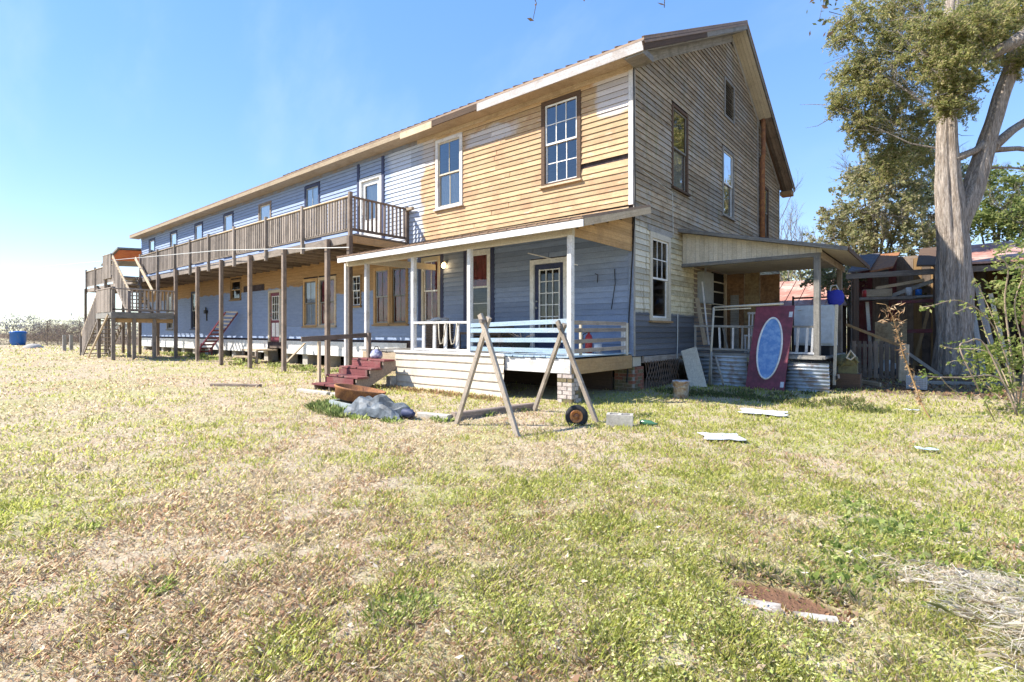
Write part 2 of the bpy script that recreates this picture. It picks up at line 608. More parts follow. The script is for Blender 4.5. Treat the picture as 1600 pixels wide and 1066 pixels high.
def make_ground():
    k = np.linspace(-1, 1, 230)
    s = np.sinh(k * 6.5) / np.sinh(6.5) * 900
    X, Y = np.meshgrid(CAM.x + s, CAM.y + s, indexing='ij')
    Z = gz(X, Y)
    n = len(k)
    v = np.stack([X, Y, Z], -1).reshape(-1, 3)
    i, j = np.meshgrid(np.arange(n - 1), np.arange(n - 1), indexing='ij')
    a = (i * n + j).ravel()
    f = np.stack([a, a + n, a + n + 1, a + 1], -1)
    me = bpy.data.meshes.new('ground')
    me.from_pydata(v.tolist(), [], f.tolist())
    me.polygons.foreach_set('use_smooth', [True] * len(me.polygons))
    me.materials.append(make_ground_mat())
    o = bpy.data.objects.new('ground', me)
    link(o, None, Matrix.Identity(4))
    o['kind'] = 'structure'


make_ground()

# ------------------------------------------------------------------ the house
house = thing('farmhouse', 'long two-storey wooden farmhouse with bare yellow and blue clapboards and grey gable end', 'house', (-12, 3, 0))
XL, YB = -32.3, 12.75        # left end and rear wall
RY, RZ = 6.62, 10.70         # ridge


def T(pl, u, o, z):
    return (u, -o, z) if pl == 'F' else (o, u, z)


def pbox(mb, pl, u0, u1, o0, o1, z0, z1):
    if pl == 'F':
        mb.box(u0, u1, -o1, -o0, z0, z1)
    else:
        mb.box(o0, o1, u0, u1, z0, z1)
    return mb


def curtain(pl, u0, u1, z0, z1, o, mat, parent):
    n = 26
    v, f = [], []
    for i in range(n + 1):
        u = u0 + (u1 - u0) * i / n
        d = o + 0.022 * math.sin(i * 1.9) + 0.01 * math.sin(i * 0.7)
        v += [T(pl, u, d, z0), T(pl, u, d * 0.9, z1)]
    for i in range(n):
        f.append((2 * i, 2 * i + 2, 2 * i + 3, 2 * i + 1))
    mk('curtain', v, f, mat, parent, smooth=True)


def pquad(pl, u0, u1, o, z0, z1, parent):
    v = [T(pl, u0, o, z0), T(pl, u1, o, z0), T(pl, u1, o, z1), T(pl, u0, o, z1)]
    return mk('pane', v, [(0, 1, 2, 3)], GLASS_UP if z0 > 4 else GLASS, parent)


HOLES = {'F': [], 'R': []}


def window(pl, u0, u1, z0, z1, cas, sash, gu=(1, 1), gl=(1, 1), cur=None, cw=0.10, parent=None, sill=None, label=None, split=0.5, half=None):
    """u0..u1, z0..z1 are the outside of the casing"""
    HOLES[pl].append((u0, u1, z0, z1))
    mb = MB()
    o = 0.05
    pbox(mb, pl, u0, u0 + cw, -0.05, o, z0, z1)
    pbox(mb, pl, u1 - cw, u1, -0.05, o, z0, z1)
    pbox(mb, pl, u0 + cw, u1 - cw, -0.05, o + 0.004, z1 - cw, z1)
    pbox(mb, pl, u0 + cw, u1 - cw, -0.05, o + 0.004, z0, z0 + cw * 0.5)
    w = mb.out('window', cas, parent or house)
    if label:
        w['label'] = label
    mb = MB()
    pbox(mb, pl, u0 - 0.03, u1 + 0.03, 0.0, o + 0.045, z0 - 0.045, z0 - 0.002)
    mb.out('sill', sill or cas, w)
    a, b = u0 + cw, u1 - cw
    c, d = z0 + cw * 0.5, z1 - cw
    mid = c + (d - c) * split
    sw = 0.042
    for k, (zz0, zz1, gr, oo) in enumerate(((c, mid + 0.02, gl, -0.012), (mid - 0.02, d, gu, 0.018))):
        mb = MB()
        for q in ((a, a + sw, zz0, zz1), (b - sw, b, zz0, zz1)):
            pbox(mb, pl, q[0], q[1], oo - 0.025, oo, q[2], q[3])
        for q in ((a + sw, b - sw, zz0, zz0 + sw), (a + sw, b - sw, zz1 - sw, zz1)):
            pbox(mb, pl, q[0], q[1], oo - 0.025, oo, q[2], q[3])
        mb.out('sash', sash, w)
        pquad(pl, a + sw, b - sw, oo - 0.014, zz0 + sw, zz1 - sw, w)
        for i in range(1, gr[0]):
            u = a + sw + (b - a - 2 * sw) * i / gr[0]
            mb = MB()
            pbox(mb, pl, u - 0.011, u + 0.011, oo - 0.012, oo - 0.003, zz0 + sw, zz1 - sw)
            mb.out('muntin', sash, w)
        for i in range(1, gr[1]):
            zc = zz0 + sw + (zz1 - zz0 - 2 * sw) * i / gr[1]
            mb = MB()
            pbox(mb, pl, a + sw, b - sw, oo - 0.0125, oo - 0.0035, zc - 0.011, zc + 0.011)
            mb.out('muntin', sash, w)
    if cur:
        if half == 'lower':
            curtain(pl, a, b, c, mid, -0.065, cur, w)
        elif half == 'upper':
            curtain(pl, a, b, mid, d, -0.065, cur, w)
        else:
            curtain(pl, a, b, c, d, -0.065, cur, w)
    return w


def glazed_door(pl, u0, u1, z0, z1, cas, leaf, mun, gz0, grid, label, knob=True, cw=0.11, cur=None, panel=None):
    HOLES[pl].append((u0, u1, z0, z1))
    mb = MB()
    pbox(mb, pl, u0, u0 + cw, -0.05, 0.05, z0, z1)
    pbox(mb, pl, u1 - cw, u1, -0.05, 0.05, z0, z1)
    pbox(mb, pl, u0 + cw, u1 - cw, -0.05, 0.054, z1 - cw, z1)
    dr = mb.out('door', cas, house)
    dr['label'] = label
    a, b, d = u0 + cw + 0.005, u1 - cw - 0.005, z1 - cw - 0.005
    st = 0.14
    mb = MB()
    pbox(mb, pl, a, a + st, -0.05, -0.01, z0 + 0.02, d)
    pbox(mb, pl, b - st, b, -0.05, -0.01, z0 + 0.02, d)
    pbox(mb, pl, a + st, b - st, -0.05, -0.01, z0 + 0.02, gz0)
    pbox(mb, pl, a + st, b - st, -0.05, -0.01, d - st, d)
    mb.out('door_leaf', leaf, dr)
    pquad(pl, a + st, b - st, -0.03, gz0, d - st, dr)
    for q in ((a + st - 0.02, a + st + 0.012, gz0 - 0.02, d - st + 0.02), (b - st - 0.012, b - st + 0.02, gz0 - 0.02, d - st + 0.02)):
        mb = MB()
        pbox(mb, pl, q[0], q[1], -0.028, 0.002, q[2], q[3])
        mb.out('muntin', mun, dr)
    for i in range(0, grid[1] + 1):
        zc = gz0 + (d - st - gz0) * i / grid[1]
        mb = MB()
        pbox(mb, pl, a + st + 0.012, b - st - 0.012, -0.028, 0.001, zc - 0.011, zc + 0.011)
        mb.out('muntin', mun, dr)
    for i in range(1, grid[0]):
        u = a + st + (b - a - 2 * st) * i / grid[0]
        mb = MB()
        pbox(mb, pl, u - 0.01, u + 0.01, -0.028, 0.0, gz0, d - st)
        mb.out('muntin', mun, dr)
    if panel:
        for s in (0, 1):
            w = (b - a - 2 * 0.12 - 0.06) / 2
            uu = a + 0.12 + s * (w + 0.06)
            mb = MB()
            pbox(mb, pl, uu, uu + w, -0.01, 0.0, z0 + 0.22, gz0 - 0.12)
            mb.out('door_panel', panel, dr)
    if knob:
        for zz, r in ((z0 + 0.98, 0.03), (z0 + 1.14, 0.024)):
            mb = MB()
            c = T(pl, a + 0.07, 0.03, zz)
            mb.lathe([(0.0, -0.035), (r * .6, -0.03), (r, -0.015), (r, 0.005), (0.012, 0.02), (0.012, 0.04)], c, 10, 'y' if pl == 'F' else 'x')
            mb.out('door_knob', STEEL, dr, True)
    if cur:
        curtain(pl, a + st, b - st, gz0, d - st, -0.14, cur, dr)
    return dr


# upper floor, front
window('F', -2.38, -1.28, 4.73, 6.74, W_DARK, WHITEP, (3, 2), (3, 2), None, sill=W_PALE, label='tall upper window with grid panes in a brown wooden frame nearest the corner')
window('F', -6.11, -5.04, 4.74, 6.70, W_WHITE, W_CREAM, (2, 1), (2, 1), CURTW, half='lower', label='upper window with a weathered white frame and white curtains')
window('F', -13.3, -12.25, 4.73, 6.66, NAVY, STEEL, (2, 1), (2, 1), CURTW, label='upper window in a navy frame')
window('F', -17.0, -15.9, 4.73, 6.58, W_POST, W_CREAM, (1, 1), (1, 1), CURTW, label='upper window in a bare brown frame')
for u in (-20.5, -23.95, -27.4, -30.9):
    window('F', u, u + 1.06, 4.73, 6.66, NAVY, WHITEP, (1, 1), (1, 1), CURTW)
glazed_door('F', -9.80, -8.62, 4.02, 6.28, WHITEP, WHITEP, WHITEP, 4.9, (1, 1), 'white glazed upper door opening on the balcony', True, 0.1, CURTW)
mb = MB()
mb.box(-9.93, -9.81, -0.055, 0, 4.02, 6.80)
mb.box(-8.61, -8.49, -0.055, 0, 4.02, 6.80)
mb.out('door_trim', NAVY, house)
# ground floor, front
glazed_door('F', -2.72, -1.64, 0.86, 3.0, WHITEP, NAVY, WHITEP, 1.35, (3, 5), 'navy front door with a white fifteen-pane grid')
window('F', -4.86, -4.02, 1.52, 3.43, WHITEP, WHITEP, (1, 1), (1, 2), CURT, half='upper', label='porch window with navy side boards next to the front door')
window('F', -6.72, -5.92, 1.52, 3.42, W_CREAM, W_WHITE, (2, 1), (2, 1), CURT, label='porch window with burgundy curtains beside the lit lamp')
window('F', -9.04, -8.2, 1.50, 3.31, W_RAW, W_GREY, (2, 1), (2, 1), CURT, label='left window of the raw-wood pair under the porch')
window('F', -8.17, -7.33, 1.50, 3.31, W_RAW, W_GREY, (2, 1), (2, 1), CURT, label='right window of the raw-wood pair under the porch')
for a, b in ((-4.99, -4.87), (-4.01, -3.89), (-6.86, -6.73), (-5.91, -5.80)):
    mb = MB()
    mb.box(a, b, -0.045, 0, 1.46, 3.52)
    mb.out('trim_board', NAVY, house)
mb = MB()
mb.box(-6.86, -5.80, -0.047, 0, 3.43, 3.53)
mb.out('trim_board', NAVY, house)
window('F', -10.3, -9.72, 2.12, 3.18, W_RAW, WHITEP, (2, 2), (2, 2), None, 0.05)
window('F', -13.4, -12.42, 1.47, 3.22, W_RAW, W_GREY, (2, 1), (2, 1), CURTW)
window('F', -12.35, -11.2, 1.47, 3.22, W_PALE, W_GREY, (2, 1), (2, 1), CURT)
glazed_door('F', -16.15, -15.1, 0.86, 2.95, W_CREAM, MAROON, WHITEP, 1.75, (3, 3), 'maroon back door with white panels under the balcony', True, 0.11, None, WHITEP)
window('F', -19.75, -18.65, 2.7, 3.6, W_RAW, W_RAW, (1, 1), (1, 1), None, 0.07)
window('F', -24.4, -23.6, 1.42, 3.3, NAVY, STEEL, (1, 1), (1, 1), None)
window('F', -27.95, -26.95, 1.4, 3.3, W_GREY, STEEL, (1, 1), (1, 1), None)
# gable end
window('R', 1.95, 2.97, 4.75, 6.76, W_DARK, W_GREY, (1, 1), (1, 1), CURTW, 0.07, half='lower', label='dark-framed upper gable window nearest the corner')
window('R', 5.70, 6.80, 4.74, 6.77, W_GREY, WHITEP, (1, 1), (1, 1), None, 0.09, label='upper gable window with a white sash below the vent')
window('R', 9.95, 11.0, 4.74, 6.6, W_DARK, W_GREY, (1, 1), (1, 1), None, 0.09, label='upper gable window behind the brown pipe')
window('R', 0.72, 1.86, 1.52, 3.50, W_CREAM, WHITEP, (3, 2), (1, 1), None, 0.13, sill=W_RAW, label='ground floor gable window with a white six-pane upper sash')
mb = MB()
mb.box(0.0, 0.045, 0.62, 1.97, 3.505, 3.63)
mb.out('window_head_board', W_GREY, house)
# louvred attic vent
HOLES['R'].append((5.87, 6.87, 7.70, 8.90))
mb = MB()
for q in ((5.87, 5.95, 7.7, 8.9), (6.79, 6.87, 7.7, 8.9), (5.95, 6.79, 8.82, 8.9), (5.95, 6.79, 7.7, 7.78)):
    pbox(mb, 'R', q[0], q[1], -0.05, 0.05, q[2], q[3])
vent = mb.out('attic_vent', W_GREY, house)
vent['label'] = 'louvred attic vent high in the gable'
for i in range(13):
    zc = 7.82 + i * 0.078
    plank('slat', (0.005, 5.95, zc), (0.005, 6.79, zc), 0.075, 0.012, W_GREY, vent, up=(-0.6, 0, 0.8))

# sheathing with openings
def sheathing(name, pl, u0, u1, z0, z1, off, mat, top=None):
    hs = HOLES[pl]
    us = sorted({u0, u1, *[h[0] for h in hs], *[h[1] for h in hs]} | ({RY} if top else set()))
    zs = sorted({z0, z1, *[h[2] for h in hs], *[h[3] for h in hs]})
    us = [u for u in us if u0 <= u <= u1]
    zs = [z for z in zs if z0 <= z <= z1]
    v, f = [], []
    for i in range(len(us) - 1):
        for j in range(len(zs) - 1):
            a, b, c, d = us[i], us[i + 1], zs[j], zs[j + 1]
            m, n = (a + b) / 2, (c + d) / 2
            if any(h[0] < m < h[1] and h[2] < n < h[3] for h in hs):
                continue
            d0 = d1 = d
            if top:
                d0, d1 = min(d, top(a)), min(d, top(b))
                if d0 <= c and d1 <= c:
                    continue
                d0, d1 = max(d0, c), max(d1, c)
            k = len(v)
            v += [T(pl, a, off, c), T(pl, b, off, c), T(pl, b, off, d1), T(pl, a, off, d0)]
            f.append((k, k + 1, k + 2, k + 3))
    return mk(name, v, f, mat, house)


SHEATH = plain('tar paper sheathing', (0.05, 0.04, 0.045), 0.95, 0.1, (0.09, 0.07, 0.07))
GTOP = lambda y: RZ - 0.30 - 0.506 * abs(y - RY)
sheathing('wall_sheathing', 'F', XL, 0.0, 0.72, 7.05, -0.01, SHEATH)
sheathing('wall_sheathing', 'R', 0.0, YB, 0.62, 10.6, -0.01, SHEATH, GTOP)
mb = MB()
mb.add([(XL, 0, 0.72), (XL, YB, 0.72), (XL, YB, 7.1), (XL, RY, 10.4), (XL, 0, 7.05)], [(0, 1, 2, 3, 4)])
mb.add([(XL, YB, 0.62), (0, YB, 0.62), (0, YB, 7.1), (XL, YB, 7.1)], [(0, 1, 2, 3)])
mb.out('rear_wall', GABLE, house)
mb = MB()
mb.box(XL + .02, -0.02, 0.02, YB - .02, 0.62, 0.72)
mb.box(XL + .02, -0.12, 0.3, YB - .02, 3.60, 3.72)
mb.box(XL + .02, -0.12, 0.3, YB - .02, 7.0, 7.04)
mb.box(-3.4, -3.3, 0.3, YB - .02, .75, 3.6)
mb.box(XL + .1, -0.12, 3.6, 3.7, .75, 3.6)
mb.box(XL + .1, -0.12, 3.6, 3.7, 3.75, 7.0)
mb.out('inner_floors', W_POST, house)

# clapboards
EXP = 0.1265
CLAP = {}
GRIME_SHADE2 = plain('weathered shaded board edge', (0.10, 0.08, 0.062), 0.95, 0.1, (0.14, 0.11, 0.085), 9)  # softer lap shade put into the colour of weathered gable board undersides
GRIME_SHADE = plain('grimy shaded board edge', (0.045, 0.035, 0.03), 0.95, 0.1, (0.07, 0.055, 0.045), 9)  # lap shade put into the colour of grimy, unpainted board undersides


def clap_mesh(L, mat):
    key = (round(L, 2), mat.name)
    if key not in CLAP:
        L = key[0]
        pr = [(-0.018, 0.0), (-0.034, 0.0), (-0.009, EXP + 0.02), (0.0, EXP + 0.02)]
        v = [(x, y, z) for x in (0, L) for y, z in pr]
        f = [(0, 1, 5, 4), (1, 2, 6, 5), (2, 3, 7, 6), (0, 4, 7, 3), (0, 3, 2, 1), (4, 5, 6, 7)]
        CLAP[key] = mesh('clapboard', v, f, mat)
        CLAP[key].materials.append(GRIME_SHADE if mat is FRONT else GRIME_SHADE2)
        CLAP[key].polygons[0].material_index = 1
    return CLAP[key]


def intervals(pl, u0, u1, z):
    out = [(u0, u1)]
    for h in HOLES[pl]:
        if h[2] < z + EXP * 0.55 and h[3] > z + EXP * 0.45:
            nx = []
            for a, b in out:
                if h[1] <= a or h[0] >= b:
                    nx.append((a, b))
                else:
                    if h[0] - a > 0.03:
                        nx.append((a, h[0]))
                    if b - h[1] > 0.03:
                        nx.append((h[1], b))
            out = nx
    return out


XN = -7.2
far = MB()
rows = int((7.02 - 0.75) / EXP)
for r in range(rows):
    z = 0.75 + r * EXP
    for a, b in intervals('F', XN, -0.10, z):
        if b > -1.3 and abs(z - 4.87) < 0.06 and a > -1.5:
            continue                        # the board that has fallen off beside the brown window
        cuts = [a, b]
        if b - a > 1.8 and random.random() < 0.62:
            cuts = [a, a + (b - a) * random.uniform(0.3, 0.7), b]
        for k in range(len(cuts) - 1):
            p, q = cuts[k], cuts[k + 1]
            o = bpy.data.objects.new('clapboard', clap_mesh(q - p - 0.010, FRONT))
            M = Matrix.Translation((p + 0.002, -random.uniform(0, 0.003), z + random.uniform(-.002, .002))) @ Matrix.Rotation(random.uniform(-.0014, .0014), 4, 'Y')
            if z > 3.9 and z < 4.3 and random.random() < 0.5:
                M = M @ Matrix.Rotation(random.uniform(-.006, .006), 4, 'Y')
            link(o, house, M)
    if z > 0.9:
        for a, b in intervals('F', XL, XN, z):
            t = random.uniform(0, .002)
            far.add([(x, y - t, z + zz) for x in (a, b) for y, zz in ((-.018, 0), (-0.034, 0), (-0.009, EXP + .02), (0, EXP + .02))],
                    [(0, 1, 5, 4), (1, 2, 6, 5), (2, 3, 7, 6), (0, 4, 7, 3), (0, 3, 2, 1), (4, 5, 6, 7)])
o = far.out('far_clapboards', FRONT, house)
o.data.materials.append(GRIME_SHADE)
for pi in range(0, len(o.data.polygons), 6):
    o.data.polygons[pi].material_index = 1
o['kind'] = 'stuff'

rg = int((10.2 - 0.75) / EXP)
for r in range(rg):
    z = 0.75 + r * EXP
    u0, u1 = 0.02, YB
    zt = z + EXP
    if zt > GTOP(0) - .12:
        h = (RZ - 0.32 - zt) / 0.506
        u0, u1 = max(u0, RY - h), min(u1, RY + h)
    if u1 - u0 < 0.15:
        continue
    for a, b in intervals('R', u0, u1, z):
        if z < 3.5 and a > 3.4:
            continue
        o = bpy.data.objects.new('clapboard', clap_mesh(b - a - 0.004, GABLE))
        M = Matrix.Translation((random.uniform(0, 0.004), a + 0.002, z + random.uniform(-.004, .004))) @ Matrix.Rotation(math.pi / 2, 4, 'Z') @ Matrix.Rotation(random.uniform(-.001, .001), 4, 'Y')
        link(o, house, M)

# corner boards
plank('corner_board', (-0.045, -0.022, 3.95), (-0.045, -0.022, 6.86), 0.11, 0.045, W_WHITE, house, up=(1, 0, 0))
plank('corner_board', (-0.045, -0.022, 0.75), (-0.045, -0.022, 3.1), 0.11, 0.045, plain('blue corner paint', (0.26, 0.32, 0.45), 0.7, 0.2, (0.22, 0.27, 0.38)), house, up=(1, 0, 0))
plank('corner_board', (0.018, -0.0, 0.75), (0.018, -0.0, 6.86), 0.05, 0.03, W_GREY, house, up=(0, 1, 0))
plank('corner_board', (0.02, YB - .05, 0.75), (0.02, YB - .05, 7.0), 0.1, 0.035, W_GREY, house, up=(0, 1, 0))
# frieze under the eave, raw boards
for a, b in ((-3.2, 0.0), (-6.9, -3.2)):
    plank('frieze_board', (a, -0.032, 6.90), (b, -0.032, 6.90), 0.22, 0.03, W_PALE, house)
plank('frieze_board', (XL, -0.03, 6.90), (-6.9, -0.03, 6.90), 0.22, 0.03, plain('grey blue frieze paint', (0.21, 0.24, 0.31), 0.8, 0.2, (0.24, 0.20, 0.17), 1.2), house)
# plywood patch painted blue beside the maroon door, dark opening strip
mb = MB()
mb.box(-14.85, -13.45, -0.045, -0.026, 1.47, 3.1)
mb.out('plywood_patch', FRONT, house)
mb = MB()
mb.box(-18.4, -16.5, -0.04, -0.026, 2.98, 3.24)
mb.out('felt_patch', SHEATH, house)

# roof: sheet metal with standing ribs
OV, EV = 0.48, 0.52
def roof_z(y):
    return RZ - 0.506 * abs(y - RY) if y <= RY else RZ - 0.539 * (y - RY)


XA, XB = XL - 0.45, OV
YE0, YE1 = -EV, 13.3
mb = MB()
th = 0.05
for ya, yb in ((YE0, RY), (RY, YE1)):
    za, zb = roof_z(ya), roof_z(yb)
    mb.add([(XA, ya, za - th), (XB, ya, za - th), (XB, yb, zb - th), (XA, yb, zb - th),
            (XA, ya, za), (XB, ya, za), (XB, yb, zb), (XA, yb, zb)], BOXF)
roof = mb.out('roof', ROOFM, house)
x = XB - 0.02
while x > XA:
    if x > -14:
        plank('roof_rib', (x, YE0 - 0.01, roof_z(YE0) + 0.012), (x, RY, RZ + 0.012), 0.025, 0.05, ROOFM, roof)
    x -= 0.3
# eave fascia, in stretches of different age
ze = roof_z(YE0)
for a, b, m, h in ((-4.05, OV - .02, W_FASC, 0.20), (-5.75, -4.05, W_DARK, 0.16), (-7.1, -5.75, W_PALE, 0.19), (XA, -7.1, W_PALE, 0.14)):
    plank('fascia_board', (a, YE0 + 0.015, ze - 0.052 - h / 2), (b, YE0 + 0.015, ze - 0.052 - h / 2), h, 0.028, m, house)
mb = MB()
mb.box(XA, XB - .04, YE0 + 0.03, -0.03, 6.90, 6.915)
mb.out('soffit', W_PALE, house)
# rake boards and sloping soffits of the gable
def along(y0, y1, dz, x, name, w, t, mat, up=(0, 0, 1)):
    return plank(name, (x, y0, roof_z(y0) + dz), (x, y1, roof_z(y1) + dz), w, t, mat, house, up)


along(YE0, 3.1, -0.16, OV - .016, 'rake_board', 0.17, 0.03, W_DARK)
along(3.1, RY, -0.16, OV - .016, 'rake_board', 0.17, 0.03, W_GREY)
along(RY, YE1, -0.15, OV - .016, 'rake_board', 0.16, 0.03, W_GREY)
along(YE0, RY, -0.09, OV + .004, 'rake_trim', 0.05, 0.02, ROOFM)
along(RY, YE1, -0.09, OV + .004, 'rake_trim', 0.05, 0.02, ROOFM)
for k in range(4):
    xx = 0.07 + k * 0.105
    along(-0.3, RY, -0.262, xx, 'soffit_board', 0.10, 0.02, W_GREY, up=(1, 0, 0))
    along(RY, 9.7, -0.262, xx, 'soffit_board', 0.10, 0.02, W_CREAM, up=(1, 0, 0))
    along(9.7, YE1 - .05, -0.275, xx, 'soffit_board', 0.10, 0.02, W_POST if k else W_DARK, up=(1, 0, 0))
along(0.0, RY, -0.37, 0.03, 'rake_frieze', 0.20, 0.028, W_GREY)
along(RY, YB, -0.37, 0.03, 'rake_frieze', 0.16, 0.028, W_GREY)
# eave return boxes
mb = MB()
mb.box(0.04, OV - 0.035, YE0 + 0.04, 0.0, 6.80, 6.93)
mb.out('eave_return', W_GREY, house)
mb = MB()
mb.box(0.04, OV - 0.04, YB + .02, YE1 - .03, 6.72, 6.86)
mb.out('eave_return', W_RAW, house)
# brown flue pipe on the gable
mb = MB()
mb.tube([(0.14, 9.72, 3.4), (0.14, 9.72, 7.4), (0.17, 9.74, 7.5), (0.17, 9.74, 9.0)], [0.09, 0.09, 0.075, 0.075], 12)
o = mb.out('flue_pipe', RUST, house, True)
o['label'] = 'rusty brown pipe rising up the gable'
plank('gable_trim', (0.03, 9.55, 3.4), (0.03, 9.55, 8.9), 0.09, 0.03, W_GREY, house, up=(0, 1, 0))

# skirting and piers of the long wing
for a, b in ((XL, -24), (-24, -16.2), (-15.0, -11), (-11, -7.4)):
    plank('skirt_board', (a, -0.03, 0.79), (b, -0.03, 0.79), 0.27, 0.022, WHITEP, house)
    plank('skirt_board', (a, -0.035, 0.54), (b, -0.035, 0.54), 0.22, 0.022, WHITEP, house)
x = -9.0
while x > XL:
    mb = MB()
    w = random.uniform(.3, .42)
    mb.box(x, x + w, 0.08, 0.5, -0.1, 0.62)
    mb.out('pier', CONC, house)
    x -= 1.55
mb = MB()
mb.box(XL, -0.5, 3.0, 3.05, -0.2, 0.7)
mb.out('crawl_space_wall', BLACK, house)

# ------------------------------------------------------------------ brick piers
BRICKR = plain('red brick', (0.30, 0.12, 0.075), 0.9, 0.15, (0.22, 0.10, 0.07), 9, 0.2, 0, 0.3)
BRICKM = plain('mossy brown brick', (0.20, 0.14, 0.085), 0.9, 0.15, (0.14, 0.13, 0.07), 7, 0.25, 0, 0.3)
BRICKW = plain('pale limewashed brick', (0.50, 0.44, 0.40), 0.9, 0.15, (0.38, 0.32, 0.29), 9, 0.2, 0, 0.3)
MORTAR = plain('mortar', (0.36, 0.32, 0.27), 0.95, 0.1, (0.28, 0.25, 0.21), 12)


def brick_pier(parent, x0, x1, y0, y1, z0, z1, mats, label=None):
    mb = MB()
    mb.box(x0 + .012, x1 - .012, y0 + .012, y1 - .012, z0, z1 - .004)
    p = mb.out('pier', MORTAR, parent)
    if label:
        p['label'] = label
    ch = 0.073
    r = 0
    z = z0
    while z < z1 - 0.03:
        h = min(0.063, z1 - z)
        for (a, b, ax) in ((x0, x1, 0), (y0, y1, 1)):
            u = a - (0.1 if r % 2 else 0)
            while u < b - 0.02:
                s, e = max(u, a), min(u + 0.2, b)
                if e - s > 0.03:
                    o = random.uniform(0, .008)
                    m = mats(z, s)
                    mb = MB()
                    if ax == 0:
                        mb.box(s + .004, e - .006, y0 - o, y0 + .07, z, z + h)
                    else:
                        mb.box(x1 - .07, x1 + o, s + .075, e - .006, z, z + h) if s < y0 + .02 and e - s > .09 else mb.box(x1 - .07, x1 + o, s + .004, e - .006, z, z + h)
                    mb.out('brick', m, p)
                u += 0.212
        z += ch
        r += 1
    return p


brick_pier(house, -0.42, 0.03, -0.06, 0.42, -0.05, 0.52, lambda z, s: random.choice((BRICKR, BRICKR, BRICKM)) if z > .3 else random.choice((BRICKM, BRICKM, BRICKR)), 'red brick corner pier under the house')
mb = MB()
mb.box(-0.30, 0.0, -0.03, 0.35, 0.53, 0.73)
mb.out('sill_block', W_CREAM, house)
plank('sill_beam', (0.0, 0.42, 0.66), (0.0, YB, 0.66), 0.14, 0.1, W_OLD, house)

# wire lattice under the gable wall
lat = MB()
for k in range(13):
    u = 0.42 + k * 0.135
    for s in (1, -1):
        a = Vector((0.06 + .006 * s, u, 0.0 if s > 0 else 0.62))
        pts = []
        for q in range(7):
            zz = 0.62 * q / 6 if s > 0 else 0.62 * (1 - q / 6)
            pts.append((0.05 + .03 * math.sin(u * 5 + q) * .4, u + 0.055 * q + .012 * math.sin(q * 2 + k), zz))
        lat.tube(pts, 0.013, 5)
tag(lat.out('wire_mesh_screen', plain('dull rusty wire', (.13, .095, .075), .85, .2, (.19, .12, .08), 12)), 'rusty diamond mesh screen closing the crawl space under the gable wall', 'mesh screen')

# ------------------------------------------------------------------ front porch
porch = thing('front_porch', 'front porch with peeling white posts, shed roof and mixed railings on the house corner', 'porch', (-3, -2.4, 0))
PY = -2.33
x = -6.15
while x < -0.03:
    w = 0.125
    z = 0.815 + random.uniform(-.004, .004)
    plank('floor_board', (x + w / 2, -2.47 + random.uniform(-.02, .03), z), (x + w / 2, -0.03, z), w - .006, 0.03, W_LBLUE if x > -2.2 else W_GREY, porch, up=(1, 0, 0))
    x += w
for i, (a, b, m) in enumerate(((-6.15, -4.8, W_PALE), (-1.5, 0.0, W_WHITE))):
    plank('rim_joist', (a, -2.42, 0.655), (b, -2.42, 0.655), 0.26, 0.045, m, porch)
plank('rim_joist', (-0.01, -2.40, 0.64), (-0.01, -0.10, 0.64), 0.27, 0.045, W_RAW, porch)
plank('rim_joist', (-6.13, -2.39, 0.66), (-6.13, -0.10, 0.66), 0.24, 0.045, W_PALE, porch)
# lapped vinyl skirt
for k in range(5):
    z0 = -0.06 + k * 0.172
    a, b = -4.78, -1.48
    n = 12
    v, f = [], []
    for i in range(n + 1):
        xx = a + (b - a) * i / n
        sag = 0.01 * math.sin(i * .8 + k)
        for (yy, zz) in ((-2.462, 0), (-2.492, 0.004), (-2.498, 0.02), (-2.478, 0.165), (-2.466, 0.19)):
            v.append((xx, yy + sag * .4, z0 + zz + sag * .3))
    for i in range(n):
        for j in range(4):
            p = i * 5 + j
            f.append((p, p + 5, p + 6, p + 1))
    mk('skirt_panel', v, f, VINYL, porch, smooth=False)
plank('skirt_cap', (-4.8, -2.49, 0.815), (-1.46, -2.49, 0.815), 0.05, 0.06, WHITEP, porch)
brick_pier(porch, -0.27, 0.04, -2.44, -2.14, -0.06, 0.515, lambda z, s: random.choice((BRICKW, BRICKW, BRICKM)) if s < 0.05 else BRICKW, 'pale limewashed brick pier under the porch corner')
mb = MB()
mb.box(-4.90, -4.74, -2.66, -2.50, -0.05, 0.24)
mb.out('pier', CONC, porch)
# underfloor darkness: back wall
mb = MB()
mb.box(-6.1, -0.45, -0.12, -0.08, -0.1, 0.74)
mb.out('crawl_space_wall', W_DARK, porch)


def peel_post(x, y, z0, z1, w=0.105):
    plank('post', (x, y, z0), (x, y, z1), w, w, W_WHITE, porch, up=(1, 0, 0))


for xx in (-0.06, -2.53, -4.32, -6.12):
    peel_post(xx, PY, 0.83, 2.97)
peel_post(-7.0, -2.35, -0.05, 3.05, 0.085)
plank('beam', (-6.95, PY, 3.06), (0.0, PY, 3.06), 0.19, 0.09, W_CREAM, porch)
plank('beam', (-6.12, PY + .05, 3.05), (-6.12, -0.05, 3.10), 0.17, 0.06, W_CREAM, porch)
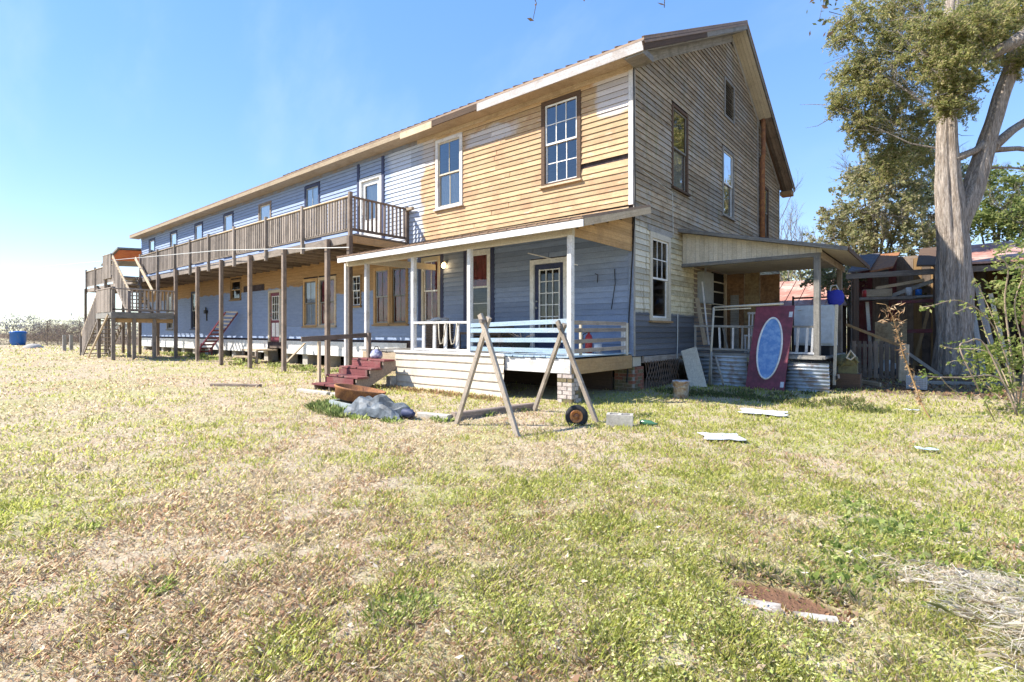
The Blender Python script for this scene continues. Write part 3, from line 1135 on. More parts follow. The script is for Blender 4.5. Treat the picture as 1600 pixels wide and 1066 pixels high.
# boarded porch end
for k in range(6):
    z0 = 2.965 + k * 0.14
    y0 = -2.28
    yl = max(y0, (z0 + .10 - 3.08) / 0.2576 - 2.62 if z0 > 3.0 else y0)
    if yl < -0.1:
        plank('end_board', (-0.02, yl, z0 + .07), (-0.02, -0.05, z0 + .07), 0.15, 0.022, W_RAW, porch, up=(0.06, 0, 1))
RX0, RX1 = -6.95, 0.40
PRZ = lambda y: 3.20 + (y + 2.62) * 0.2576
mb = MB()
mb.add([(RX0, -2.66, PRZ(-2.66) - .03), (RX1, -2.66, PRZ(-2.66) - .03), (RX1, -0.03, PRZ(-.03) - .03), (RX0, -0.03, PRZ(-.03) - .03),
        (RX0, -2.66, PRZ(-2.66)), (RX1, -2.66, PRZ(-2.66)), (RX1, -0.03, PRZ(-.03)), (RX0, -0.03, PRZ(-.03))], BOXF)
pr = mb.out('porch_roof', ROOFM, porch)
x = RX1 - .03
while x > RX0:
    plank('roof_rib', (x, -2.67, PRZ(-2.67) + .008), (x, -0.04, PRZ(-.04) + .008), 0.02, 0.035, ROOFM, pr)
    x -= 0.235
for a, b in ((RX0 + .01, -4.2), (-4.2, -1.6), (-1.6, RX1 - .01)):
    plank('fascia_board', (a, -2.635, 3.09 + random.uniform(-.006, .006)), (b, -2.635, 3.09), 0.125, 0.03, W_WHITE, porch)
plank('rake_board', (RX1 - .012, -2.61, PRZ(-2.61) - .10), (RX1 - .012, -0.02, PRZ(-.02) - .10), 0.13, 0.026, W_PALE, porch)
plank('rake_board', (RX0 + .012, -2.61, PRZ(-2.61) - .10), (RX0 + .012, -0.02, PRZ(-.02) - .10), 0.13, 0.026, W_PALE, porch)
x = -6.7
while x < 0:
    plank('rafter', (x, -2.6, PRZ(-2.6) - .085), (x, -0.04, PRZ(-.04) - .085), 0.1, 0.045, W_CREAM, porch)
    x += 0.61
mb = MB()
mb.add([(RX0 + .1, -2.2, 3.02), (-0.1, -2.2, 3.02), (-0.1, -0.04, 3.52), (RX0 + .1, -0.04, 3.52)], [(0, 1, 2, 3)])
mb.out('ceiling', W_CREAM, porch)
# railings
plank('top_rail', (-4.27, PY, 1.47), (-2.58, PY, 1.46), 0.05, 0.10, W_WHITE, porch)
plank('bottom_rail', (-4.27, PY, 0.87), (-2.58, PY, 0.87), 0.05, 0.08, W_WHITE, porch)
for xx in (-3.98, -3.62, -3.27, -2.90):
    plank('baluster', (xx, PY, 0.89), (xx + .01, PY, 1.445), 0.085, 0.035, W_WHITE, porch, up=(1, 0, 0))
for zz, s in ((1.425, 0.03), (1.29, 0.0), (1.105, 0.012), (0.92, 0.0)):
    plank('rail_slat', (-2.48, PY - .03, zz - s), (-0.1, PY - .03, zz + s), 0.085, 0.025, W_LBLUE, porch)
for zz, s in ((1.43, 0.0), (1.30, 0.01), (1.10, 0.012), (0.93, 0.01)):
    plank('rail_slat', (-0.035, PY + .05, zz - s), (-0.035, -0.28, zz + s), 0.075, 0.025, W_OLD, porch)
plank('rail_post', (-0.07, -0.33, 0.83), (-0.07, -0.33, 1.45), 0.085, 0.05, W_WHITE, porch, up=(1, 0, 0))
plank('rail_post', (-0.05, -0.24, 0.78), (-0.05, -0.24, 1.45), 0.06, 0.1, W_CREAM, porch, up=(1, 0, 0))
plank('rail_post', (-0.09, -1.95, 0.83), (-0.07, -1.98, 1.4), 0.05, 0.04, W_CREAM, porch, up=(1, 0, 0))

# wall lamp, lit
lamp = thing('wall_lamp', 'small lit lamp on the porch wall beside the burgundy-curtained window', 'lamp', (-5.66, -0.06, 3.2))
mb = MB().lathe([(0.0, -.09), (.05, -.09), (.05, -.03), (.02, -.02)], (-5.66, -0.02, 3.2), 12, 'y')
mb.tube([(-5.66, -.09, 3.2), (-5.66, -.12, 3.24), (-5.66, -.14, 3.2)], .012, 6)
mb.out('bracket', STEEL, lamp, True)
gm = G('lit bulb')
gm.b.inputs['Emission Color'].default_value = (1.0, .62, .26, 1)
gm.b.inputs['Emission Strength'].default_value = 9
MB().lathe([(0.0, -.1), (.045, -.075), (.06, -.03), (.04, .03), (.02, .05), (0, .05)], (-5.66, -.15, 3.13), 12).out('bulb', gm.m, lamp, True)

# things on the porch
ext = thing('fire_extinguisher', 'red fire extinguisher standing on the porch floor behind the brown slats', 'extinguisher', (-0.55, -0.9, .83))
MB().lathe([(0, 0), (.07, 0), (.075, .02), (.075, .30), (.06, .36), (.025, .39), (.025, .42), (0, .42)], (-0.55, -0.9, .83), 16).out('cylinder', REDPL, ext, True)
MB().box(-.60, -.50, -.915, -.885, 1.25, 1.27).beam((-.55, -.9, 1.29), (-.43, -.93, 1.33), .02, .02).out('lever', RUBBER, ext)
MB().tube([(-.55, -.95, 1.26), (-.64, -.99, 1.2), (-.64, -.98, 1.0)], .012, 6).out('hose', RUBBER, ext)
tag(MB().lathe([(0, 0), (.07, 0), (.085, .2), (.08, .2), (.066, .01)], (-.28, -1.0, .83), 14).out('plastic_jug', PAPER, None, True), 'white plastic tub beside the red extinguisher', 'tub')
pot = thing('planter_pot', 'black planter pot with dead twigs on the porch floor before the door', 'planter', (-1.75, -1.6, .83))
MB().lathe([(0, 0), (.15, 0), (.2, .26), (.215, .26), (.215, .29), (.18, .29), (.15, .2), (0, .2)], (-1.75, -1.6, .83), 16).out('pot', RUBBER, pot, True)
mb = MB()
for k in range(14):
    a = random.uniform(0, 6.28)
    r = random.uniform(.1, .38)
    mb.tube([(-1.75, -1.6, 1.0), (-1.75 + r * .4 * math.cos(a), -1.6 + r * .4 * math.sin(a), 1.16), (-1.75 + r * math.cos(a), -1.6 + r * math.sin(a), 1.2 + random.uniform(-.06, .06))], [.006, .004, .002], 4)
mb.out('dead_plant', W_OLD, pot)['kind'] = 'stuff'
WICK = plain('brown wicker', (0.17, 0.12, 0.085), 0.9, 0.2, (0.10, 0.07, 0.05), 20, 0.35)
ham = thing('wicker_hamper', 'tall brown wicker hamper with crumpled cloth on top, left of the white balusters', 'hamper', (-5.0, -.9, .83))
mb = MB()
for k in range(15):
    z = .84 + k * .046
    w = .24 + .01 * (k % 2)
    mb.tube([(-5.0 - w, -.9 - w, z), (-5.0 + w, -.9 - w, z), (-5.0 + w, -.9 + w, z), (-5.0 - w, -.9 + w, z), (-5.0 - w, -.9 - w, z)], .024, 5)
mb.box(-5.22, -4.78, -1.12, -.68, .84, 1.5)
mb.out('basket', WICK, ham)
mb = MB()
for k in range(6):
    a = k * 1.05
    mb.lathe([(0, -.05), (.09, -.03), (.12, .0), (.08, .05), (0, .07)], (-5 + .14 * math.cos(a), -.9 + .14 * math.sin(a), 1.56 + .02 * (k % 2)), 9)
mb.out('cloth', PAPER, ham, True)
ben = thing('wicker_bench', 'dark brown wicker bench on the porch behind the white balusters', 'bench', (-3.5, -.8, .83))
mb = MB()
for k in range(11):
    mb.beam((-4.3, -.45, .95 + k * .05), (-2.9, -.45, .95 + k * .05), .036, .03)
mb.out('backrest', WICK, ben)
mb = MB()
mb.box(-4.3, -2.9, -.95, -.5, 1.2, 1.26)
mb.out('seat', WICK, ben)
for sx in (-4.26, -2.94):
    for sy in (-.92, -.5):
        plank('leg', (sx, sy, .83), (sx, sy, 1.2), .05, .05, WICK, ben, up=(1, 0, 0))
rope = MB()
for a in (-3.2, -2.85):
    rope.tube([(a, PY - .06, 1.46), (a - .03, PY - .07, 1.2), (a - .10, PY - .06, 1.02), (a - .16, PY - .07, 1.0), (a - .2, PY - .06, 1.12), (a - .22, PY - .06, 1.45)], .014, 6)
tag(rope.out('rope', W_CREAM, None, True), 'pale rope looped over the white porch balusters', 'rope')
tag(MB().tube([(-2.35, -.6, 3.08), (-1.1, -.45, 2.72)], .014, 6).out('hanging_rod', W_WHITE), 'thin white rod slanting under the porch ceiling above the door', 'rod')
tag(MB().tube([(0.03, -.06, 6.8), (.06, -.05, 4.2), (.05, -.07, 3.5), (-.02, -.07, 2.4), (-.07, -.08, 1.5), (-.08, -.09, .6), (-.1, -.12, .2)], .014, 6).out('black_cable', WIREM), 'black cable running down the house corner', 'cable')
tag(MB().tube([(.03, .38, 4.75), (.03, 2.0, 4.6), (.035, 2.02, 3.6)], .008, 5).out('gable_wire', WIREG), 'thin pale wire stapled to the gable boards', 'wire')
tag(MB().tube([(.045, 2.28, 1.7), (.05, 2.26, 1.1), (.05, 2.22, .62)], .012, 6).out('white_conduit', WIREG), 'thin white conduit on the grey gable boards', 'conduit')
hk = thing('garden_hook', 'black iron hooks and rod hung on the blue porch wall near the corner', 'hook', (-.5, -.04, 2.2))
MB().tube([(-.42, -.05, 2.62), (-.40, -.06, 2.3), (-.50, -.05, 1.75)], .009, 5).out('rod', WIREM, hk)
MB().tube([(-.9, -.05, 2.55), (-.82, -.07, 2.52), (-.84, -.06, 2.35)], .009, 5).out('hook', WIREM, hk)

# ------------------------------------------------------------------ red porch steps
st = thing('porch_steps', 'faded red wooden steps with broken treads leading up to the porch', 'steps', (-5.15, -3.4, 0))
for k in range(4):
    z = 0.115 + 0.172 * k
    y = -4.02 + 0.345 * k
    sp = random.uniform(-5.25, -5.0)
    plank('tread', (-5.74, y + .14, z), (sp, y + .14, z + .004), 0.31, 0.04, W_RED, st, up=(0, 1, 0))
    plank('tread', (sp + .012, y + .15, z - .004), (-4.55, y + .15, z - .012), 0.29, 0.04, W_RED, st, up=(0, 1, 0))
    if k < 3:
        plank('riser', (-5.70, y + .30, z + .08), (-4.62, y + .30, z + .08), 0.13, 0.02, W_RED, st)
for xx in (-5.68, -5.1, -4.62):
    mb = MB()
    prof = [(-4.0, -0.08)]
    for k in range(4):
        prof += [(-4.0 + .345 * k, 0.09 + .172 * k), (-4.0 + .345 * (k + 1), 0.09 + .172 * k)]
    prof += [(-2.62, 0.42), (-3.62, -0.08)]
    v = [(xx - .02, a, b) for a, b in prof] + [(xx + .02, a, b) for a, b in prof]
    n = len(prof)
    f = [tuple(range(n)), tuple(range(2 * n - 1, n - 1, -1))] + [(i, (i + 1) % n, n + (i + 1) % n, n + i) for i in range(n)]
    mk('stringer', v, f, W_POST, st)
plank('handrail', (-5.84, -4.22, 1.10), (-5.84, -2.42, 1.19), 0.11, 0.045, W_POST, st)
plank('handrail_post', (-5.80, -3.82, -0.05), (-5.80, -3.82, 1.06), 0.085, 0.05, W_PALE, st, up=(1, 0, 0))
plank('handrail_post', (-5.80, -2.50, 0.62), (-5.80, -2.50, 1.24), 0.10, 0.085, W_POST, st, up=(1, 0, 0))

# ------------------------------------------------------------------ balcony
balc = thing('balcony', 'long weathered wooden balcony on tall posts along the upper floor', 'balcony', (-21, -2, 0))
DX0, DX1, DY = -35.4, -7.3, -2.0
k = 0
y = -0.12
while y > DY + .05:
    plank('floor_board', (DX0, y, 3.925), (DX1, y, 3.925), 0.135, 0.035, W_OLD, balc, up=(0, 1, 0))
    y -= 0.142
x = DX1 - .05
while x > DX0:
    plank('joist', (x, -0.04, 3.79), (x, DY + .03, 3.79), 0.2, 0.045, W_POST, balc)
    x -= 0.62
for a, b in ((-12.1, DX1), (-18.6, -12.1), (-25.0, -18.6), (-30.2, -25), (DX0, -30.2)):
    plank('rim_joist', (a, DY, 3.78 + random.uniform(-.015, .015)), (b, DY, 3.78), 0.21, 0.045, W_OLD, balc)
plank('rim_joist', (DX1 - .02, DY + .02, 3.78), (DX1 - .02, -0.04, 3.78), 0.2, 0.045, W_RAW, balc)
for xx in (-7.24, -8.33, -10.81, -13.15, -15.49, -17.74, -20.11, -22.35, -24.9, -27.6, -30.3, -32.6, -35.3):
    tz = 3.86 + random.uniform(-.05, .08)
    plank('post', (xx, -2.09, GZ(xx, -2.09) - .05), (xx, -2.09, tz), 0.14, 0.115, W_POST, balc, up=(1, 0, 0))
for xx in (-9.77, -12.08, -14.49, -16.76, -18.63, -20.36, -22.54, -24.99):
    plank('rail_post', (xx, -2.05, 3.60), (xx, -2.05, 5.03), 0.10, 0.09, W_OLD, balc, up=(1, 0, 0))
for xx in (-28.9, -31.1, -33.3, -35.35):
    plank('rail_post', (xx, -2.05, 3.60), (xx, -2.05, 5.05), 0.10, 0.09, W_OLD, balc, up=(1, 0, 0))
plank('rail_post', (DX1 - .02, -2.02, 3.70), (DX1 - .02, -2.02, 5.05), 0.10, 0.10, W_POST, balc, up=(1, 0, 0))
plank('rail_post', (DX1 - .02, -0.08, 3.75), (DX1 - .02, -0.08, 5.0), 0.09, 0.09, W_POST, balc, up=(1, 0, 0))
for a, b in ((-16.0, DX1), (-25.0, -16.0), (-35.4, -28.9)):
    plank('top_rail', (a, DY - .0, 4.94), (b, DY - .0, 4.94), 0.12, 0.035, W_PALE, balc, up=(0, 1, 0))
    plank('bottom_rail', (a, DY, 4.05), (b, DY, 4.05), 0.075, 0.035, W_OLD, balc)
plank('top_rail', (DX1 - .02, -2.0, 4.93), (DX1 - .02, -0.05, 4.93), 0.09, 0.04, W_POST, balc, up=(1, 0, 0))
plank('bottom_rail', (DX1 - .02, -2.0, 4.05), (DX1 - .02, -0.05, 4.05), 0.075, 0.035, W_POST, balc)
plank('rail_end', (DX1 + .02, -0.12, 4.9), (DX1 + .32, -0.14, 4.9), 0.09, 0.09, W_PALE, balc)


def balusters(parent, p, q, z0, z1, n, w=0.082, mat=W_OLD):
    p, q = Vector(p), Vector(q)
    up = (q - p).normalized()
    for i in range(n):
        c = p + (q - p) * ((i + .5) / n)
        d = random.uniform(-.012, .012)
        plank('baluster', (c.x, c.y, z0), (c.x + up.x * d, c.y + up.y * d, z1), w, 0.035, mat, parent, up=tuple(up))


balusters(balc, (-25.0, DY - .01, 0), (-7.36, DY - .01, 0), 4.06, 4.92, 128)
balusters(balc, (-35.35, DY - .01, 0), (-28.9, DY - .01, 0), 4.06, 4.92, 40, 0.1)
balusters(balc, (DX1 - .02, -1.95, 0), (DX1 - .02, -.12, 0), 4.06, 4.92, 13, .06)
# canopy over the far end of the balcony
can = thing('balcony_canopy', 'small tin canopy with orange underside at the far end of the balcony', 'canopy', (-33.5, -.5, 4))
OR_ = plain('orange tarpaulin', (0.62, 0.20, 0.07), 0.7, 0.2, (0.5, 0.14, 0.06), 2)
mb = MB().add([(-36.0, -1.2, 5.45), (-32.35, -1.2, 6.15), (-32.35, 2.0, 6.35), (-36.0, 2.0, 5.65), (-36.0, -1.2, 5.53), (-32.35, -1.2, 6.25), (-32.35, 2.0, 6.45), (-36.0, 2.0, 5.73)], BOXF)
mb.out('roof', W_GREY, can)
mb = MB().add([(-34.6, -1.1, 5.68), (-32.4, -1.1, 6.1), (-32.4, 1.8, 6.3), (-34.6, 1.8, 5.86)], [(0, 1, 2, 3)])
mb.out('tarpaulin', OR_, can)
for xx, yy in ((-35.8, -1.0), (-35.8, 1.8)):
    plank('post', (xx, yy, 3.9), (xx, yy, 5.5), .08, .08, W_OLD, can, up=(1, 0, 0))

# ------------------------------------------------------------------ outdoor staircase
tow = thing('outdoor_staircase', 'weathered switchback wooden staircase with landing at the far end of the balcony', 'staircase', (-21.2, -3.2, .15))
LX0, LX1, LY0, LY1, LZ = -22.3, -20.1, -4.3, -2.16, 2.06
y = LY0
while y < LY1 - .1:
    plank('floor_board', (LX0, y + .07, LZ - .02), (LX1, y + .07, LZ - .02), 0.132, 0.035, W_OLD, tow, up=(0, 1, 0))
    y += 0.14
plank('rim_joist', (LX0 - .03, LY0 - .02, LZ - .14), (LX1 + .03, LY0 - .02, LZ - .14), 0.22, 0.045, W_GREY, tow)
plank('rim_joist', (LX1 + .02, LY0, LZ - .14), (LX1 + .02, LY1, LZ - .14), 0.22, 0.045, W_GREY, tow)
plank('rim_joist', (LX0 - .02, LY0, LZ - .14), (LX0 - .02, LY1, LZ - .14), 0.22, 0.045, W_OLD, tow)
plank('beam', (LX1 - .12, LY0, LZ - .34), (LX1 - .12, LY1, LZ - .34), 0.16, 0.05, W_RAW, tow)
for xx, yy, zt in ((LX1 - .05, LY0 + .05, 3.05), (LX0 + .05, LY0 + .05, 3.1), (LX1 - .1, -3.55, LZ), (LX1 - .1, -2.85, LZ), (LX0 + .05, -3.2, 3.05)):
    plank('post', (xx, yy, GZ(xx, yy) - .05), (xx, yy, zt), 0.14, 0.12, W_OLD, tow, up=(1, 0, 0))
plank('top_rail', (LX0, LY0, 3.0), (LX1, LY0, 3.0), 0.04, 0.11, W_OLD, tow)
plank('top_rail', (LX1, LY0, 2.98), (LX1, LY1, 2.98), 0.05, 0.10, W_OLD, tow)
plank('bottom_rail', (LX1, LY0, 2.16), (LX1, LY1, 2.16), 0.06, 0.04, W_OLD, tow)
balusters(tow, (LX0 + .12, LY0 - .02, 0), (LX1 - .12, LY0 - .02, 0), LZ, 2.98, 13, 0.14)
balusters(tow, (LX1, LY0 + .6, 0), (LX1, LY1, 0), 2.17, 2.96, 11, 0.06)


def flight(y0, y1, xa, za, xb, zb, n, rail):
    """stairs from (xa, za) to (xb, zb), between y0 and y1"""
    for yy in (y0, y1):
        plank('stringer', (xa, yy, za - .1), (xb, yy, zb - .1), 0.24, 0.045, W_OLD, tow)
    for i in range(n):
        t = (i + .7) / n
        xx, zz = xa + (xb - xa) * t, za + (zb - za) * t
        plank('tread', (xx, y0 + .03, zz), (xx, y1 - .03, zz), 0.26, 0.038, W_OLD, tow, up=(1, 0, 0))
    for yy in rail:
        plank('handrail', (xa, yy, za + .92), (xb, yy, zb + .92), 0.15, 0.045, W_PALE, tow)


flight(-4.25, -3.3, LX0, LZ, -25.2, 0.22, 10, (-4.25,))
flight(-3.15, -2.25, LX0, LZ, -25.0, 3.9, 10, (-3.15, -2.25))
balusters(tow, (-22.5, -3.17, 0), (-22.55, -3.17, 0), 2.3, 3.1, 1)
for i in range(12):
    xx = -22.5 - i * .21
    zz = LZ + (-22.3 - xx) * (1.84 / 2.7)
    plank('baluster', (xx, -3.17, zz - .1), (xx, -3.17, zz + .9), .12, .03, W_OLD, tow, up=(1, 0, 0))
    zz = LZ - (-22.3 - xx) * (1.84 / 2.9)
    plank('baluster', (xx, -4.28, zz - .1), (xx, -4.28, zz + .9), .12, .03, W_OLD, tow, up=(1, 0, 0))
mb = MB()
mb.box(-26.4, -25.0, -3.2, -2.02, 3.84, 3.93)
mb.out('upper_landing', W_OLD, tow)
plank('top_rail', (-26.4, -3.18, 4.93), (-25.0, -3.18, 4.93), .04, .1, W_OLD, tow)
balusters(tow, (-26.4, -3.2, 0), (-25.0, -3.2, 0), 3.8, 4.92, 10, .11)
plank('post', (-26.3, -3.12, GZ(-26, -3)), (-26.3, -3.12, 5.0), .12, .12, W_OLD, tow, up=(1, 0, 0))
plank('brace', (LX1 - .1, LY0 - .1, LZ - .1), (-22.7, LY0 - .25, 0.1), .09, .045, W_PALE, tow)
# newel post by the lower flight
plank('post', (-25.25, -4.25, .05), (-25.25, -4.25, 1.2), .1, .1, W_OLD, tow, up=(1, 0, 0))

# ------------------------------------------------------------------ side lean-to
lean = thing('side_lean_to', 'open lean-to porch with cream boarded end against the gable wall', 'lean-to', (1.5, 4, 0))
LZR = lambda x: 3.80 - 0.226 * x
mb = MB()
ya, yb = 2.36, 6.4
xr = 3.55
mb.add([(0.03, ya, LZR(0) - .06), (xr, ya, LZR(xr) - .06), (xr, yb, LZR(xr) - .06), (0.03, yb, LZR(0) - .06),
        (0.03, ya, LZR(0)), (xr, ya, LZR(xr)), (xr, yb, LZR(xr)), (0.03, yb, LZR(0))], BOXF)
mb.out('roof', SHING, lean)
plank('roof_edge', (0.03, ya - .015, LZR(0) - .05), (xr, ya - .015, LZR(xr) - .05), 0.075, 0.025, W_GREY, lean)
plank('roof_edge', (xr + .014, ya, LZR(xr) - .05), (xr + .014, yb, LZR(xr) - .05), 0.10, 0.025, W_DARK, lean)
x = 0.04
while x < 2.98:
    w = 0.108
    zt0, zt1 = LZR(x) - .07, LZR(x + w) - .07
    d = random.uniform(0, .004)
    v = [(x, 2.60 - d, 2.95), (x + w - .004, 2.60 - d, 2.95), (x + w - .004, 2.625, 2.95), (x, 2.625, 2.95),
         (x, 2.60 - d, zt0), (x + w - .004, 2.60 - d, zt1), (x + w - .004, 2.625, zt1), (x, 2.625, zt0)]
    mk('gable_board', v, BOXF, W_CREAM, lean)
    x += w
plank('beam', (0.03, 2.60, 2.905), (3.04, 2.60, 2.905), 0.085, 0.09, W_GREY, lean)
plank('beam', (3.0, 2.66, 2.93), (3.0, 6.3, 2.93), 0.16, 0.06, W_OLD, lean)
mb = MB()
mb.add([(0.04, 2.65, 3.0), (3.0, 2.65, 2.99), (3.0, 6.2, 2.99), (0.04, 6.2, 3.0)], [(0, 1, 2, 3)])
mb.out('ceiling', W_CREAM, lean)
mb = MB()
mb.add([(3.03, 2.40, LZR(3.03) - .075), (3.53, 2.40, LZR(3.53) - .075), (3.53, 6.3, LZR(3.53) - .075), (3.03, 6.3, LZR(3.03) - .075)], [(0, 1, 2, 3)])
mb.out('soffit', W_CREAM, lean)
plank('post', (2.97, 2.60, 0.70), (2.97, 2.60, 2.87), 0.125, 0.12, W_GREY, lean, up=(1, 0, 0))
plank('post', (3.0, 5.55, 0.0), (3.0, 5.55, 2.87), 0.12, 0.12, W_OLD, lean, up=(1, 0, 0))
for yy in (2.7, 3.4, 4.1, 4.8, 5.5):
    plank('floor_board', (0.05, yy, 0.70), (3.1, yy, 0.70), 0.66, 0.05, W_GREY, lean, up=(0, 1, 0))
plank('rim_joist', (0.05, 2.42, 0.72), (3.15, 2.42, 0.72), 0.08, 0.06, W_GREY, lean)
plank('top_rail', (0.33, 2.60, 1.41), (1.95, 2.60, 1.375), 0.055, 0.06, W_GREY, lean)
plank('bottom_rail', (0.33, 2.60, 0.86), (1.95, 2.60, 0.84), 0.05, 0.05, W_GREY, lean)
for i, (a, b) in enumerate(((.36, .36), (.95, .93), (1.12, 1.02), (1.24, 1.25), (1.45, 1.46), (1.60, 1.61), (1.70, 1.69), (1.82, 1.82))):
    plank('baluster', (a, 2.60, 0.86), (b, 2.60, 1.39), 0.042, 0.035, W_WHITE if i % 2 else W_GREY, lean, up=(1, 0, 0))
plank('top_rail', (2.5, 2.60, 1.38), (2.92, 2.60, 1.375), 0.045, 0.05, W_GREY, lean)
plank('bottom_rail', (2.42, 2.56, 0.80), (2.92, 2.56, 0.80), 0.045, 0.04, W_WHITE, lean)
for a in (2.58, 2.76, 2.87):
    plank('baluster', (a, 2.60, 0.80), (a + .03, 2.60, 1.36), 0.05, 0.04, W_WHITE, lean, up=(1, 0, 0))
OSB = plain('stained plywood', (0.30, 0.17, 0.09), 0.9, 0.15, (0.20, 0.12, 0.07), 2.5, 0.3)
OSB2 = plain('pale stained plywood', (0.34, 0.25, 0.14), 0.9, 0.15, (0.26, 0.17, 0.09), 3, 0.25)
for a, b, z0, z1, m in ((0.05, .55, .73, 2.98, OSB), (.56, .98, .73, 2.98, OSB2), (.99, 1.5, 1.2, 2.9, OSB), (.2, .42, .73, 2.35, W_GREY)):
    mb = MB()
    mb.box(a, b, 6.0 if m is not W_GREY else 5.9, 6.03 if m is not W_GREY else 5.96, z0, z1)
    mb.out('back_panel', m, lean)
# dark doorway with shelves in the gable wall under the lean-to
mb = MB()
mb.box(0.005, 0.03, 3.42, 6.0, 0.72, 3.0)
mb.out('inner_wall', W_POST, lean)
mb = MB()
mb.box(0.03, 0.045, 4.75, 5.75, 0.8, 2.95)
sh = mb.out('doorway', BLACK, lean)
for zz in (1.7, 2.05, 2.4, 2.68):
    plank('shelf', (0.06, 4.78, zz), (0.06, 5.72, zz), 0.03, 0.06, W_CREAM, lean)
plank('door_post', (0.07, 5.85, .72), (0.07, 5.85, 2.98), .09, .07, W_PALE, lean, up=(0, 1, 0))

box = thing('meter_box', 'grey electrical cabinet on the gable wall under the lean-to', 'cabinet', (.1, 4.0, 2.0))
MB().box(0.03, 0.2, 3.66, 4.42, 2.03, 2.86).out('case', STEEL, box)
MB().box(0.201, 0.212, 3.70, 4.38, 2.07, 2.82).out('door', STEEL, box)
MB().tube([(.1, 4.05, 2.86), (.1, 4.05, 3.0)], .03, 8).out('conduit', STEEL, box)


def stick(name, label, cat, p0, p1, w, t, mat, up=(0, 0, 1)):
    return tag(plank(name, p0, p1, w, t, mat, None, up), label, cat)


stick('leaning_board', 'pale board leaning on the gable wall left of the lean-to railing', 'board', (.55, 2.75, .95), (.15, 3.3, 2.12), .1, .03, W_PALE, (1, 0, 0))
stick('leaning_pole', 'white pole leaning beside the electrical cabinet', 'pole', (.62, 2.8, .95), (.28, 3.3, 2.55), .035, .03, W_WHITE, (1, 0, 0))
stick('wooden_sheet', 'mossy cream wooden panel leaning against the lean-to floor', 'panel', (.80, 1.62, -0.02), (.44, 1.95, .86), .36, .04, W_CREAM, (1, .2, .3))

# galvanised sheets closing the lean-to base
def corrugated(name, label, x0, x1, y, z0, z1, lean_y, waves=9):
    n = waves * 6
    v, f = [], []
    for i in range(n + 1):
        t = i / n
        d = 0.022 * math.sin(t * waves * 2 * math.pi)
        for xx in (x0, x1):
            v.append((xx + .01 * math.sin(t * 5), y + lean_y * t - d, z0 + (z1 - z0) * t))
    for i in range(n):
        f.append((2 * i, 2 * i + 1, 2 * i + 3, 2 * i + 2))
    o = mk(name, v, f, GALV, None, smooth=True)
    m = o.modifiers.new('thickness', 'SOLIDIFY')
    m.thickness = 0.004
    return tag(o, label, 'metal sheet')


corrugated('corrugated_sheet', 'dented corrugated metal sheet below the lean-to railing, left of the maroon door', .35, 1.62, 2.36, 0.0, .76, .02, 8)
corrugated('corrugated_sheet', 'pale corrugated metal sheet right of the maroon door', 2.42, 3.24, 2.24, 0.0, .60, .06, 8)

# maroon door leaning, with oval glass
dr = thing('leaning_door', 'maroon door with a large oval blue window leaning against the lean-to', 'door', (2.06, 2.06, 0))
bl, br, tl, trr = Vector((1.66, 2.06, -0.02)), Vector((2.44, 2.04, -0.02)), Vector((1.80, 2.48, 1.83)), Vector((2.55, 2.46, 1.84))
ux = ((br - bl) + (trr - tl)).normalized()
uz = ((tl - bl) + (trr - br)).normalized()
un = ux.cross(uz).normalized()          # towards the viewer (-y)
if un.y > 0:
    un = -un
W2, H2 = (br - bl).length / 2, (tl - bl).length / 2
cen = (bl + br + tl + trr) / 4


def dpt(a, b, c):
    return cen + ux * a + uz * b + un * c


v = [dpt(a, b, c) for c in (-.04, 0) for a, b in ((-W2, -H2), (W2, -H2), (W2, H2), (-W2, H2))]
mk('door_leaf', v, BOXF, MAROON, dr)
OA, OB = W2 * 0.66, H2 * 0.735
n = 40
v, f = [], []
for r, c in ((1.0, 0.002), (1.0, .018), (.93, .03), (.86, .018), (.86, .004)):
    for i in range(n):
        t = 2 * math.pi * i / n
        v.append(dpt((OA - (1 - r) * OA) * math.cos(t), (OB - (1 - r) * OA) * math.sin(t), c))
for k in range(4):
    for i in range(n):
        a, b = k * n + i, k * n + (i + 1) % n
        f.append((a, b, b + n, a + n))
mk('oval_frame', v, f, WHITEP, dr, smooth=True)
gb = G('blue frosted glass', 0.25, 0.5)
q = gb.noise(gb.pos(), 9, 5, .7)
gb.done(gb.mix(gb.step(q, .4, .65), (0.10, 0.22, 0.48), (0.22, 0.36, 0.58)))
v = [dpt(OA * .87 * math.cos(2 * math.pi * i / n), (OB - .13 * OA) * math.sin(2 * math.pi * i / n), .008) for i in range(n)]
mk('oval_pane', v, [tuple(range(n))], gb.m, dr)
for a, b in ((W2 - .05, H2 - .2), (W2 - .05, -H2 + .16)):
    v = [dpt(a + s * .035, b + t * .06, .004) for s, t in ((-1, -1), (1, -1), (1, 1), (-1, 1))]
    mk('sticker', v, [(0, 1, 2, 3)], PAPER, dr)

fr = thing('old_frame', 'pale metal bed frame standing behind the maroon door', 'frame', (1.5, 2.15, 0))
MB().tube([(.86, 2.1, 0.05), (.95, 2.16, 1.83)], .026, 8).out('upright', W_CREAM, fr, True)
MB().tube([(.95, 2.16, 1.83), (2.4, 2.22, 1.87)], .024, 8).out('top_bar', W_CREAM, fr, True)
MB().tube([(.95, 2.17, 1.77), (1.75, 2.2, 1.79)], .014, 8).out('second_bar', W_CREAM, fr, True)
MB().tube([(.92, 2.1, 0.8), (.93, 2.02, .05)], .02, 8).out('leg', W_GREY, fr, True)
MB().tube([(1.02, 2.05, .72), (1.22, 2.0, .05)], .026, 8).out('brace', W_GREY, fr, True)

